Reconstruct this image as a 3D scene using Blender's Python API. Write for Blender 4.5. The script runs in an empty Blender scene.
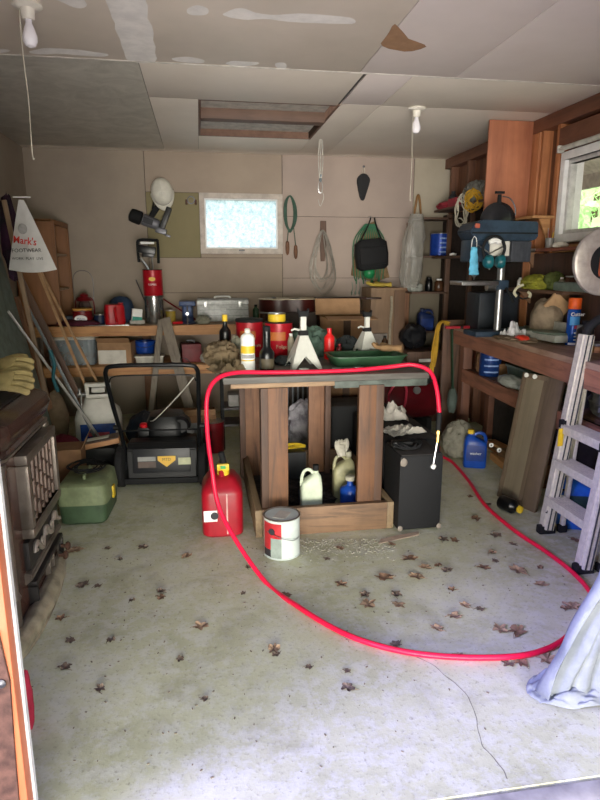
import bpy, bmesh, math, random
from mathutils import Vector, Matrix, Euler, noise
rnd = random.Random(7)
PI = math.pi
COL = bpy.context.scene.collection
# ---------------------------------------------------------------- camera geometry
F = 600.0; HC = 1.5; YAW = math.radians(9.3); PITCH = math.radians(12.5)
_W = Vector((math.sin(YAW)*math.cos(PITCH), math.cos(YAW)*math.cos(PITCH), -math.sin(PITCH)))
_R = Vector((math.cos(YAW), -math.sin(YAW), 0)); _U = _R.cross(_W)
CAM = Vector((0, 0, HC))
def at(px, py, X=None, Y=None, Z=None):
    d = _W + _R*((px-300)/F) + _U*((400-py)/F)
    for i, v in enumerate((X, Y, Z)):
        if v is not None:
            return CAM + d*((v-CAM[i])/d[i])
# room
XL, XR, YB, YF, ZC = -1.59, 2.59, 6.30, 1.42, 2.592
BZ = 1.0        # side bench height
# ---------------------------------------------------------------- materials
def sc(h):
    h = h.lstrip('#'); v = [int(h[i:i+2], 16)/255 for i in (0, 2, 4)]
    return tuple((c/12.92 if c <= .04045 else ((c+.055)/1.055)**2.4) for c in v)+(1,)
_mc = {}
def base(name):
    m = bpy.data.materials.new(name); m.use_nodes = True
    return m, m.node_tree, m.node_tree.nodes['Principled BSDF']
def coords(nt, scale=(1, 1, 1), kind='Object'):
    tc = nt.nodes.new('ShaderNodeTexCoord'); mp = nt.nodes.new('ShaderNodeMapping')
    nt.links.new(tc.outputs[kind], mp.inputs[0]); mp.inputs['Scale'].default_value = scale
    return mp.outputs[0]
def noi(nt, vec, scale, detail=4, rough=.6, dist=0):
    n = nt.nodes.new('ShaderNodeTexNoise'); nt.links.new(vec, n.inputs['Vector'])
    n.inputs['Scale'].default_value = scale; n.inputs['Detail'].default_value = detail
    n.inputs['Roughness'].default_value = rough; n.inputs['Distortion'].default_value = dist
    return n.outputs[0]
def ramp(nt, fac, stops):
    r = nt.nodes.new('ShaderNodeValToRGB'); nt.links.new(fac, r.inputs[0])
    e = r.color_ramp.elements
    while len(e) < len(stops): e.new(.5)
    for i, (p, c) in enumerate(stops):
        e[i].position = p; e[i].color = c
    return r.outputs[0]
def mixc(nt, fac, a, b, mode='MIX'):
    m = nt.nodes.new('ShaderNodeMix'); m.data_type = 'RGBA'; m.blend_type = mode
    if isinstance(fac, (int, float)): m.inputs[0].default_value = fac
    else: nt.links.new(fac, m.inputs[0])
    for k, v in ((6, a), (7, b)):
        if isinstance(v, tuple): m.inputs[k].default_value = v
        else: nt.links.new(v, m.inputs[k])
    return m.outputs[2]
def bump(nt, b, h, s, d=.01):
    n = nt.nodes.new('ShaderNodeBump'); n.inputs['Strength'].default_value = s; n.inputs['Distance'].default_value = d
    nt.links.new(h, n.inputs['Height']); nt.links.new(n.outputs[0], b.inputs['Normal'])
def mul(c, k): return tuple(min(1, v*k) for v in c[:3])+(1,)
def M(name, h, rough=.5, metal=0, var=.18, scale=14, bmp=.12, h2=None):
    if name in _mc: return _mc[name]
    m, nt, b = base(name); c = sc(h); v = coords(nt)
    n = noi(nt, v, scale)
    c2 = sc(h2) if h2 else mul(c, 1-var*2)
    nt.links.new(ramp(nt, n, [(.35, c2), (.62, c)]), b.inputs['Base Color'])
    b.inputs['Roughness'].default_value = rough; b.inputs['Metallic'].default_value = metal
    b.inputs['Specular IOR Level'].default_value = .28
    if bmp: bump(nt, b, noi(nt, v, scale*5), bmp, .004)
    _mc[name] = m; return m
def WOOD(name, h1, h2, axis='x', scale=1.0, rough=.65, grain=.5):
    if name in _mc: return _mc[name]
    m, nt, b = base(name)
    s = {'x': (1.2, 16, 16), 'y': (16, 1.2, 16), 'z': (16, 16, 1.2)}[axis]
    v = coords(nt, tuple(k*scale for k in s)); n = noi(nt, v, 1.6, 6, .65, 1.2)
    v2 = coords(nt, (1, 1, 1)); n2 = noi(nt, v2, 5, 3)
    a = ramp(nt, n, [(.3, sc(h2)), (.5, mul(sc(h1), .85)), (.68, sc(h1))])
    c = mixc(nt, ramp(nt, n2, [(.4, (0, 0, 0, 1)), (.75, (.55, .55, .55, 1))]), a, sc(h2))
    nt.links.new(c, b.inputs['Base Color']); b.inputs['Roughness'].default_value = rough
    bump(nt, b, n, grain*.5, .004)
    _mc[name] = m; return m
def PLASTIC_FILM(name, h, alpha=.5):
    if name in _mc: return _mc[name]
    m, nt, b = base(name); v = coords(nt)
    b.inputs['Base Color'].default_value = sc(h); b.inputs['Roughness'].default_value = .25
    n = noi(nt, v, 9, 4, .6, .8)
    mp = nt.nodes.new('ShaderNodeMapRange'); nt.links.new(n, mp.inputs[0])
    mp.inputs['To Min'].default_value = alpha-.25; mp.inputs['To Max'].default_value = alpha+.3
    nt.links.new(mp.outputs[0], b.inputs['Alpha'])
    bump(nt, b, noi(nt, v, 22), .6, .02); _mc[name] = m; return m
# ---------------------------------------------------------------- mesh builder
def noisev(p, s, seed=0): return noise.noise_vector(Vector(p)*s+Vector((seed*7.3, seed*3.1, seed*1.7)))
def cr(pts, n=6, closed=False):
    pts = [Vector(p) for p in pts]; out = []; N = len(pts)
    rng = range(N if closed else N-1)
    for i in rng:
        if closed: a, b, c, d = pts[(i-1) % N], pts[i], pts[(i+1) % N], pts[(i+2) % N]
        else: a, b, c, d = pts[max(i-1, 0)], pts[i], pts[i+1], pts[min(i+2, N-1)]
        for k in range(n):
            t = k/n
            out.append(.5*((2*b)+(c-a)*t+(2*a-5*b+4*c-d)*t*t+(3*b-a-3*c+d)*t**3))
    if not closed: out.append(pts[-1])
    return out
class MB:
    def __init__(s): s.bm = bmesh.new(); s.M = Matrix.Identity(4)
    def fr(s, loc=(0, 0, 0), rx=0, ry=0, rz=0):
        s.M = Matrix.Translation(loc) @ Euler((rx, ry, rz)).to_matrix().to_4x4(); return s
    def v(s, p): return s.bm.verts.new(s.M @ Vector(p))
    def f(s, vs):
        try: return s.bm.faces.new(vs)
        except ValueError: return None
    def box(s, c, d, rx=0, ry=0, rz=0, bev=0):
        R = Euler((rx, ry, rz)).to_matrix(); c = Vector(c); h = [k/2 for k in d]
        V = [s.v(c + R @ Vector((a*h[0], b*h[1], e*h[2]))) for a in (-1, 1) for b in (-1, 1) for e in (-1, 1)]
        fs = [s.f([V[i] for i in q]) for q in ((0, 1, 3, 2), (4, 6, 7, 5), (0, 4, 5, 1), (2, 3, 7, 6), (0, 2, 6, 4), (1, 5, 7, 3))]
        if bev:
            es = list({e for f in fs for e in f.edges})
            bmesh.ops.bevel(s.bm, geom=es, offset=min(bev, min(d)*.45), segments=2, affect='EDGES', profile=.6)
        return s
    def b2(s, lo, hi, bev=0):
        return s.box([(a+b)/2 for a, b in zip(lo, hi)], [abs(b-a) for a, b in zip(lo, hi)], bev=bev)
    def bar(s, p0, p1, w, t, bev=0, up=(0, 0, 1)):   # rectangular bar between two points; w across, t along up
        p0, p1 = Vector(p0), Vector(p1); d = (p1-p0); L = d.length; d.normalize()
        sx = d.cross(Vector(up));
        if sx.length < 1e-4: sx = Vector((1, 0, 0))
        sx.normalize(); uz = sx.cross(d)
        R = Matrix((sx, d, uz)).transposed(); old = s.M
        s.M = old @ Matrix.Translation((p0+p1)/2) @ R.to_4x4(); s.box((0, 0, 0), (w, L, t), bev=bev); s.M = old
        return s
    def ring(s, pts, prev=None, closed=True):
        vs = [s.v(p) for p in pts]
        if prev:
            n = len(vs)
            for i in range(n if closed else n-1):
                s.f([prev[i], prev[(i+1) % n], vs[(i+1) % n], vs[i]])
        return vs
    def loft(s, secs, caps=True, closed=True):
        prev = None; first = None
        for q in secs:
            prev = s.ring(q, prev, closed); first = first or prev
        if caps: s.f(list(reversed(first))); s.f(prev)
        return s
    def tube(s, pts, r, n=8, closed=False, caps=True):
        pts = [Vector(p) for p in pts]; N = len(pts)
        rs = r if isinstance(r, (list, tuple)) else [r]*N
        nrm = None; secs = []
        for i, p in enumerate(pts):
            if closed: t = pts[(i+1) % N]-pts[i-1]
            else: t = pts[min(i+1, N-1)]-pts[max(i-1, 0)]
            if t.length < 1e-9: t = Vector((0, 0, 1))
            t.normalize()
            if nrm is None:
                nrm = t.orthogonal().normalized()
            else:
                nrm = (nrm - t*nrm.dot(t));
                nrm = nrm.normalized() if nrm.length > 1e-6 else t.orthogonal().normalized()
            b = t.cross(nrm)
            secs.append([p+(nrm*math.cos(a)+b*math.sin(a))*rs[i] for a in [2*PI*k/n for k in range(n)]])
        if closed:
            prev = None; vs0 = None
            for q in secs:
                prev = s.ring(q, prev); vs0 = vs0 or prev
            # join with best offset
            off = min(range(n), key=lambda o: (prev[0].co-vs0[o].co).length)
            for k in range(n): s.f([prev[k], prev[(k+1) % n], vs0[(k+1+off) % n], vs0[(k+off) % n]])
        else: s.loft(secs, caps)
        return s
    def cyl(s, p0, p1, r, r2=None, n=20):
        return s.tube([p0, p1], [r, r if r2 is None else r2], n)
    def lathe(s, prof, c=(0, 0, 0), n=24, a0=0, a1=2*PI, caps=True):
        full = abs(a1-a0-2*PI) < 1e-6; c = Vector(c); secs = []
        m = n if full else n+1
        for r, z in prof:
            secs.append([c+Vector((max(r, 1e-4)*math.cos(a0+(a1-a0)*k/n), max(r, 1e-4)*math.sin(a0+(a1-a0)*k/n), z)) for k in range(m)])
        return s.loft(secs, caps and full, full)
    def prism(s, poly, a, b, pl='xy', bev=0):
        mp = {'xy': lambda p, h: (p[0], p[1], h), 'xz': lambda p, h: (p[0], h, p[1]), 'yz': lambda p, h: (h, p[0], p[1])}[pl]
        A = [s.v(mp(p, a)) for p in poly]; B = [s.v(mp(p, b)) for p in poly]; n = len(poly)
        fs = [s.f(A), s.f(list(reversed(B)))]+[s.f([A[i], B[i], B[(i+1) % n], A[(i+1) % n]]) for i in range(n)]
        if bev:
            es = list({e for f in fs if f for e in f.edges})
            bmesh.ops.bevel(s.bm, geom=es, offset=bev, segments=2, affect='EDGES')
        return s
    def sheet(s, fn, nu, nv, th=0):
        g = [[s.v(fn(i/nu, j/nv)) for j in range(nv+1)] for i in range(nu+1)]
        for i in range(nu):
            for j in range(nv): s.f([g[i][j], g[i+1][j], g[i+1][j+1], g[i][j+1]])
        return s
    def sph(s, c, r, n=16, amp=0, fs=6, seed=0, ridge=False, flat=None):
        if not isinstance(r, (tuple, list)): r = (r, r, r)
        c = Vector(c)
        def P(u, v):
            th, ph = 2*PI*u, PI*v; d = Vector((math.cos(th)*math.sin(ph), math.sin(th)*math.sin(ph), math.cos(ph)))
            k = 1
            if amp:
                q = d*fs*.5+Vector((seed*5.1, seed*2.7, seed))
                nn = noise.noise(q)+.5*noise.noise(q*2.3)+.3*noise.noise(q*5)
                if ridge: nn = 1-2.2*abs(nn)
                k = 1+amp*nn
            p = Vector((d.x*r[0]*k, d.y*r[1]*k, d.z*r[2]*k))+c
            if flat is not None and p.z < flat: p.z = flat
            return p
        secs = [[P(k/(2*n), max(.004, min(.996, j/n))) for k in range(2*n)] for j in range(n+1)]
        return s.loft(secs)
    def flat(s, pts):   # one polygon
        s.f([s.v(p) for p in pts]); return s
    def put(s, name, mat, parent=None, loc=None, rot=None, ang=38, solid=0):
        bm = s.bm
        bmesh.ops.remove_doubles(bm, verts=bm.verts, dist=1e-5)
        bmesh.ops.recalc_face_normals(bm, faces=bm.faces)
        lim = math.radians(ang)
        for f in bm.faces: f.smooth = True
        for e in bm.edges:
            if len(e.link_faces) == 2 and e.calc_face_angle(0) > lim: e.smooth = False
        me = bpy.data.meshes.new(name); bm.to_mesh(me); bm.free()
        if mat: me.materials.append(mat)
        o = bpy.data.objects.new(name, me); COL.objects.link(o)
        if loc is not None: o.location = loc
        if rot is not None: o.rotation_euler = rot
        if parent is not None: o.parent = parent
        if solid:
            md = o.modifiers.new('solidify', 'SOLIDIFY'); md.thickness = solid; md.offset = 0
        return o
def tag(o, label, cat, group=None, kind=None):
    o['label'] = label; o['category'] = cat
    if group: o['group'] = group
    if kind: o['kind'] = kind
    return o
def T(name, label, cat, loc=(0, 0, 0), rz=0, group=None, rot=None):
    o = bpy.data.objects.new(name, None); COL.objects.link(o); o.empty_display_size = .05
    o.location = loc; o.rotation_euler = rot if rot else (0, 0, rz)
    return tag(o, label, cat, group)
def S(name, mb, mat, parent=None, **k):
    o = mb.put(name, mat, parent, **k)
    if parent is None: o['kind'] = 'structure'
    return o
def text(name, body, size, mat, parent, loc, rot=(PI/2, 0, 0), bold=0, sx=1, ext=.0006, shear=0):
    cu = bpy.data.curves.new(name, 'FONT'); cu.body = body; cu.size = size; cu.align_x = 'CENTER'; cu.align_y = 'CENTER'
    cu.extrude = ext; cu.offset = bold; cu.shear = shear; cu.resolution_u = 2
    tmp = bpy.data.objects.new(name, cu); COL.objects.link(tmp)
    dg = bpy.context.evaluated_depsgraph_get(); me = bpy.data.meshes.new_from_object(tmp.evaluated_get(dg))
    bpy.data.objects.remove(tmp); me.materials.clear(); me.materials.append(mat)
    o = bpy.data.objects.new(name, me); COL.objects.link(o); o.location = loc; o.rotation_euler = rot; o.scale = (sx, 1, 1)
    o.parent = parent; return o
def copy_tree(o, loc, rz=None, label=None):
    c = o.copy(); COL.objects.link(c); c.location = loc
    if rz is not None: c.rotation_euler = (0, 0, rz)
    if label: c['label'] = label
    for ch in o.children:
        d = ch.copy(); COL.objects.link(d); d.parent = c
        for g in ch.children:
            e = g.copy(); COL.objects.link(e); e.parent = d
    return c
def sup(w, d, z, e=4, n=28, cx=0, cy=0):    # super-ellipse section
    out = []
    for k in range(n):
        a = 2*PI*k/n; ca, sa = math.cos(a), math.sin(a)
        out.append((cx+w/2*math.copysign(abs(ca)**(2/e), ca), cy+d/2*math.copysign(abs(sa)**(2/e), sa), z))
    return out
def strip(r, z0, z1, a0, a1, n=12):    # curved label strip on a can
    return MB().lathe([(r, z0), (r, z1)], n=n, a0=a0, a1=a1, caps=False)
FRONT = -PI/2
# ---------------------------------------------------------------- shared materials
black = M('black_plastic', '0e0f12', .45, 0, .2)
blackm = M('black_matte', '0b0c0e', .8)
blacksat = M('black_satin', '090a0c', .3)
darkgrey = M('dark_grey_plastic', '26282c', .5)
steel = M('brushed_steel', 'b9b9b8', .3, 1, .15, 30)
alu = M('aluminium', 'c2bfba', .36, .6, .10, 40)
chrome = M('chrome', '9a9a9a', .32, .8, .05)
darksteel = M('dark_steel', '55555a', .4, .8)
rust = M('rusty_iron', '5a3d30', .75, .3, .3, 25)
white = M('white_plastic', 'e4e3de', .4, 0, .06)
offwhite = M('off_white_paint', 'd8d4c8', .55, 0, .1)
paper = M('paper', 'd9d2c4', .8, 0, .08)
red = M('red_plastic', 'b3141c', .35, 0, .12)
redcan = M('red_tin', 'a81420', .35, .1, .15)
darkred = M('dark_red_enamel', '6b1018', .35, .1)
brightred = M('bright_red_paint', 'd81e1e', .35)
hosered = M('red_hose_rubber', 'e0153a', .35, 0, .06)
orange = M('orange_plastic', 'ef5a1c', .4)
yellow = M('yellow_plastic', 'e3bd2a', .45, 0, .12)
dkyellow = M('mustard_rope', 'b88a24', .8)
blue = M('blue_plastic', '16409e', .35, 0, .12)
bluecan = M('blue_tin', '1b3fa0', .35, .2)
navy = M('navy_plastic', '1c2743', .45)
bluecap = M('blue_cap', '21344f', .7)
teal = M('teal_plastic', '12626b', .4)
cyanc = M('cyan_cloth', '5fb6dc', .85)
green = M('green_enamel', '2f5238', .45)
dkgreen = M('dark_green_plastic', '1d3a2a', .5)
palegreen = M('pale_green_white', 'c9d3b8', .5, 0, .1)
card = M('cardboard', 'a07a58', .85, 0, .12, 8)
card2 = M('cardboard_dark', '7d5a3e', .85, 0, .15, 8)
kraft = M('kraft_paper', '75634a', .85, 0, .25, 10)
drab = M('drab_cloth', '8c8a78', .9, 0, .2)
tarpc = M('green_grey_cloth', '4d6458', .85, 0, .25)
greycloth = M('grey_cloth', '8e8c80', .9, 0, .15)
film = PLASTIC_FILM('clear_plastic_film', 'b9b6ae', .32)
film2 = PLASTIC_FILM('cloudy_plastic_bag', 'a9aca3', .7)
binp = PLASTIC_FILM('cloudy_bin_plastic', '8f9aa0', .55)
jute = M('string', 'c9c1ae', .8)
wirem = M('grey_wire', 'a39d93', .5, .5)
brass = M('brass', 'c29a4a', .3, 1)
gold = M('yellow_print', 'e0b040', .5, 0, .05)
redprint = M('red_print', 'c9332b', .6, 0, .05, bmp=0)
blackprint = M('black_print', '26262a', .6, 0, .05, bmp=0)
whiteprint = M('white_print', 'e9e8e4', .6, 0, .03, bmp=0)
lens = M('bulb_glass', 'eeeaf0', .15, 0, .03, bmp=0)
porc = M('porcelain', 'e9e2d4', .3, 0, .05)
wood_new = WOOD('pine_board_x', 'c18a55', '8a5630', 'x')
wood_newy = WOOD('pine_board_y', 'c18a55', '8a5630', 'y')
wood_newz = WOOD('pine_stud_z', 'b87245', '7a4526', 'z'); wood_pale = WOOD('pale_plank', '8f7358', '5f4a38', 'z')
wood_old = WOOD('aged_board_x', '7f5a3e', '48301f', 'x')
wood_oldz = WOOD('aged_post_z', '8a5d3f', '4a2d1c', 'z')
wood_oldy = WOOD('aged_board_y', '7f5f43', '48301f', 'y')
wood_dkz = WOOD('dark_board_z', '5d3f2e', '33221a', 'z')
wood_dkx = WOOD('dark_board_x', '553a2b', '2f2019', 'x')
wood_dky = WOOD('dark_board_y', '5a3d2c', '33221a', 'y')
wood_grey = WOOD('weathered_grey_board', '6f6a62', '45423d', 'x')
wood_greyz = WOOD('weathered_grey_board_z', '7c7061', '4c443b', 'z')
ply = WOOD('red_brown_plywood', 'b8704e', '8f5238', 'z', .35)
plyd = WOOD('plywood_sheathing', '7a4f38', '4d2f22', 'z', .4)
beam = WOOD('red_brown_beam', '74452f', '4a2b1e', 'y', .6)
cabw = WOOD('cabinet_veneer', '87562f', '6d4324', 'z', .4)
# ================================================================ SETTING
def floor_mat():
    m, nt, b = base('concrete_floor'); v = coords(nt)
    a = noi(nt, v, 1.3, 6, .6); c = noi(nt, v, 14, 8, .7); d = noi(nt, v, 60, 4, .7); e = noi(nt, v, 3.5, 8, .65, .5)
    col = ramp(nt, a, [(.3, sc('a3a37f')), (.5, sc('bfbf9b')), (.7, sc('cfcfb2'))])
    col = mixc(nt, ramp(nt, c, [(.46, (.0, .0, .0, 1)), (.58, (.5, .5, .5, 1))]), col, sc('cfcfc4'))
    col = mixc(nt, ramp(nt, e, [(.52, (0, 0, 0, 1)), (.68, (.5, .5, .5, 1))]), col, sc('85825f'))
    col = mixc(nt, ramp(nt, d, [(.56, (0, 0, 0, 1)), (.70, (.65, .65, .65, 1))]), col, sc('77715f'))
    nt.links.new(col, b.inputs['Base Color']); b.inputs['Roughness'].default_value = .72
    h = mixc(nt, .5, c, d); bump(nt, b, h, .35, .006); return m
def cracks():
    # crack running towards the door, narrow dark sliver of recessed dirt
    pts = [at(px, py, Z=.0006) for px, py in ((412, 655), (430, 664), (452, 680), (470, 702), (477, 722), (482, 744), (497, 762), (508, 780))]
    mb = MB(); L = []; 
    for i, p in enumerate(cr(pts, 5)):
        j = noisev(p, 18)*.008; L.append(Vector((p.x+j.x, p.y+j.y, .0006)))
    for i in range(len(L)-1):
        d = (L[i+1]-L[i]).normalized(); n = Vector((-d.y, d.x, 0))*(.0016+.001*noise.noise(L[i]*30))
        mb.flat([L[i]-n, L[i+1]-n, L[i+1]+n, L[i]+n])
    return mb
flo = S('floor', MB().b2((-1.75, 1.36, -.12), (2.75, 6.45, 0)), floor_mat())
cracks().put('floor_crack', M('crack_dirt', '857f70', .9), flo)
S('ground', MB().b2((-9, -9, -.2), (12, 1.355, -.035)), M('gravel_drive', '8b897f', .95, 0, .2, 20, .6))
# wooden door sill between slab and drive
S('trim_1', MB().b2((-.5, 1.28, -.034), (2.2, 1.352, -.004), .006), M('worn_sill', 'a9a49b', .8, 0, .2, 9))
panelm = {}
def wallmat(n, h, h2): return M('wallboard_'+n, h, .8, 0, scale=2.2, bmp=.15, h2=h2)
wA = wallmat('a', '968879', '8b7e71'); wB = wallmat('b', '9c8c7c', '928274'); wC = wallmat('c', 'a29186', '998980'); wG = wallmat('green', '807656', '786f50')
wD = wallmat('pale', 'aaa08e', 'a09684')
back = S('wall_back', MB().b2((-1.75, YB+.014, -.1), (.02, YB+.12, 2.75)).b2((.85, YB+.014, -.1), (2.75, YB+.12, 2.75))
         .b2((.02, YB+.014, -.1), (.85, YB+.12, 1.63)).b2((.02, YB+.014, 2.215), (.85, YB+.12, 2.75)), M('wall_gap_dark', '4b4038', .9))
def bp(px): return at(px, 260, Y=YB).x
def bz(py, px=300): return at(px, py, Y=YB).z
xs = [XL-.1, bp(149), .02, .85, bp(411), XR+.1]
zt = ZC+.03; z216 = bz(217, 340); z278 = bz(278, 340)
for (x0, x1, z0, z1, m) in [(xs[0], xs[1], 0, zt, wA), (xs[1], .85, 2.215, zt, wB), (xs[1], .02, bz(258), 2.215, wG),
                            (xs[1], .85, 0, bz(292), wB), (xs[1], .85, bz(292), bz(258), wB), (.02, .85, bz(258), 1.63, wB),
                            (.85, xs[4], z216, zt, wC), (.85, xs[4], z278, z216, wC), (.85, xs[4], 0, z278, wC),
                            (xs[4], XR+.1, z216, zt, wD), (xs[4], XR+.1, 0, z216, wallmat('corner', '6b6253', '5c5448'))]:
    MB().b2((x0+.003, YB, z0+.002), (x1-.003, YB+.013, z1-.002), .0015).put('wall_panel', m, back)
left = S('wall_left', MB().b2((XL-.12, 1.42, -.1), (XL, 6.42, 2.75)), wallmat('left', '9a8c7c', '8f8172'))
# right wall: sheathing with an opening, studs and plates over it
wy0, wy1, wz0, wz1 = 3.16, 4.17, 1.675, 2.29
right = S('wall_right', MB().b2((XR+.06, 1.42, -.1), (XR+.14, wy0, 2.75)).b2((XR+.06, wy1, -.1), (XR+.14, 6.42, 2.75))
          .b2((XR+.06, wy0, -.1), (XR+.14, wy1, wz0)).b2((XR+.06, wy0, wz1), (XR+.14, wy1, 2.75)), plyd)
for y in (1.6, 2.0, 2.4, 2.8, 4.24, 4.46, 4.95, 5.35, 5.75, 6.15):
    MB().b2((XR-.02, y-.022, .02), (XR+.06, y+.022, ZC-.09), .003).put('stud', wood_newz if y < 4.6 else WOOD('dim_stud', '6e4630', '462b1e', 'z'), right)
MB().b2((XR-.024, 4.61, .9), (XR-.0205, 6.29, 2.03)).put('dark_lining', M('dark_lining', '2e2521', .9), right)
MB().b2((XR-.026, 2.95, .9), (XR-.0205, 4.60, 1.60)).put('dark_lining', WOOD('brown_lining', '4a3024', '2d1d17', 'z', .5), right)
MB().b2((XR-.03, 1.45, ZC-.10), (XR+.06, 6.29, ZC-.004), .004).put('top_plate', beam, right)
MB().b2((XR-.03, 2.9, 2.33), (XR+.06, 4.215, 2.46), .004).put('header', beam, right)
MB().b2((XR-.01, 2.9, wz0-.07), (XR+.06, 4.215, wz0-.02), .004).put('window_sill_plate', wood_newy, right)
S('wall_front', MB().b2((-1.75, 1.35, -.1), (-.60, 1.45, 2.75)).b2((1.50, 1.30, -.1), (2.75, 1.42, 2.75)).b2((-1.75, 1.30, 2.14), (2.75, 1.42, 2.75)), M('front_wall_board', '8f7f70', .8))
# left door jamb: orange stained post with a white paint edge and a rusty strap plate
jam = S('trim_2', MB().b2((-.60, 1.375, -.035), (-.482, 1.43, 2.14), .004), WOOD('orange_door_post', 'c8683e', '93401f', 'z', .5))
MB().b2((-.4815, 1.415, -.03), (-.475, 1.432, 2.13)).put('paint_edge', M('white_edge_paint', 'dcdad6', .6), jam)
mb = MB().prism([(-.56, -.03), (-.505, .0), (-.495, .35), (-.488, .52), (-.50, .66), (-.56, .60)], 1.365, 1.3745, 'xz', .002)
sp_ = mb.put('strap_plate', rust, jam)
MB().lathe([(.009, 0), (.012, .004), (.004, .009)], n=14).put('bolt', darksteel, jam, loc=(-.507, 1.365, .52), rot=(PI/2, 0, 0))
# ceiling with hatch opening
hx0, hx1, hy0, hy1 = .03, 1.0, 4.40, 5.55
ceil_ = S('ceiling', MB().b2((-1.75, 1.3, ZC+.012), (hx0, 6.45, ZC+.1)).b2((hx1, 1.3, ZC+.012), (2.75, 6.45, ZC+.1))
          .b2((hx0, 1.3, ZC+.012), (hx1, hy0, ZC+.1)).b2((hx0, hy1, ZC+.012), (hx1, 6.45, ZC+.1)), M('ceiling_gap', '55504b', .9))
def cm(n, h, h2, r=.6, mt=0): return M('ceiling_board_'+n, h, r, mt, scale=1.6, bmp=.08, h2=h2)
cF = cm('front', 'e0d3c2', 'd3c7b6'); cR = cm('right', 'ebdfd8', 'e2d6ce'); cBk = cm('back', 'dfd4c5', 'd5cabb')
def shiny():
    m, nt, b = base('ceiling_shiny_board'); v = coords(nt)
    n = noi(nt, v, 5, 6, .7, 1); n2 = noi(nt, v, 26, 3, .6, .4)
    c = ramp(nt, n, [(.35, sc('a8a498')), (.65, sc('c6c2b6'))])
    c = mixc(nt, ramp(nt, n2, [(.70, (0, 0, 0, 1)), (.74, (.8, .8, .8, 1))]), c, sc('c9c7c2'))
    nt.links.new(c, b.inputs['Base Color']); b.inputs['Roughness'].default_value = .42; b.inputs['Metallic'].default_value = .2
    bump(nt, b, n, .2, .01); return m
YS = 3.68
for (x0, x1, y0, y1, m) in [(XL-.1, .95, 1.3, YS, cF), (.95, 1.53, 1.3, YS, cR), (1.53, XR+.1, 1.3, YS, cR), (XL-.1, -.29, YS, 6.2, shiny()),
                            (-.29, hx0+.002, hy0, 6.2, cBk), (-.29, .98, YS, hy0, cBk), (hx0, hx1, hy1, 6.2, cBk), (.98+.02, 1.28, YS, 4.36, cR), (1.0, 1.28, 4.36, 6.2, cBk),
                            (1.28, XR+.1, YS, 4.36, cBk), (1.28, XR+.1, 4.36, 6.2, cBk), (XL-.1, XR+.1, 6.2, 6.35, cBk)]:
    MB().b2((x0+.002, y0+.002, ZC), (x1-.002, y1-.002, ZC+.0115), .001).put('ceiling_panel', m, ceil_)
MB().b2((XL, YS-.008, ZC-.002), (XR-.05, YS+.008, ZC-.0003)).put('seam_tape', M('tape', 'f2ebe0', .7), ceil_)
# hatch liner, lid and the beam across it
lin = M('hatch_wood', '735546', .7)
S('trim_3', MB().b2((hx0-.0, hy0, ZC), (hx0+.02, hy1, ZC+.08)).b2((hx1-.02, hy0, ZC), (hx1, hy1, ZC+.08)).b2((hx0+.02, hy0, ZC), (hx1-.02, hy0+.02, ZC+.08)).b2((hx0+.02, hy1-.02, ZC), (hx1-.02, hy1, ZC+.08)), lin)
S('trim_4', MB().b2((hx0+.02, hy0+.02, ZC+.055), (hx1-.02, hy1-.02, ZC+.08)), M('hatch_lid', 'cdc6ba', .7))
S('trim_5', MB().b2((hx0+.02, 4.82, ZC-.02), (hx1-.02, 4.93, ZC+.054), .004), WOOD('hatch_beam', '6d5142', '48352b', 'x'))
# plaster patches on the ceiling
patch = M('plaster_patch', 'f4efe8', .8, 0, .08, 10); tan = M('torn_paper_tan', 'a37c5c', .8, 0, .1)
def poly_patch(pts, m, n=4, z=.0009):
    P = [at(x, y, Z=ZC-z) for x, y in pts]; Q = cr(P, n, True)
    MB().flat([(p.x+noisev(p, 12).x*.015, p.y+noisev(p, 12).y*.015, ZC-z) for p in Q]).put('ceiling_patch', m, ceil_)
for pts in [[(108, -6), (143, -6), (148, 12), (153, 40), (156, 62), (128, 60), (120, 40), (112, 18)], [(222, 14), (240, 8), (262, 14), (300, 14), (350, 17), (352, 24), (300, 22), (262, 19), (244, 20), (228, 17)],
            [(185, 9), (196, 5), (209, 8), (208, 15), (192, 15)], [(30, 51), (50, 48), (80, 50), (107, 54), (100, 57), (60, 54), (34, 54)],
            [(171, 59), (185, 57), (204, 60), (200, 63), (180, 62)], [(225, 63), (240, 61), (259, 63), (246, 66), (232, 66)], [(275, 63), (284, 63), (285, 69), (277, 69)],
            [(52, -3), (80, -3), (87, 5), (78, 8), (60, 2)], [(-4, 50), (8, 49), (9, 52), (-4, 53)]]:
    poly_patch(pts, patch)
poly_patch([(395, 24), (409, 38), (426, 47), (404, 52), (383, 46), (386, 36)], tan, 3, .0012)
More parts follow.
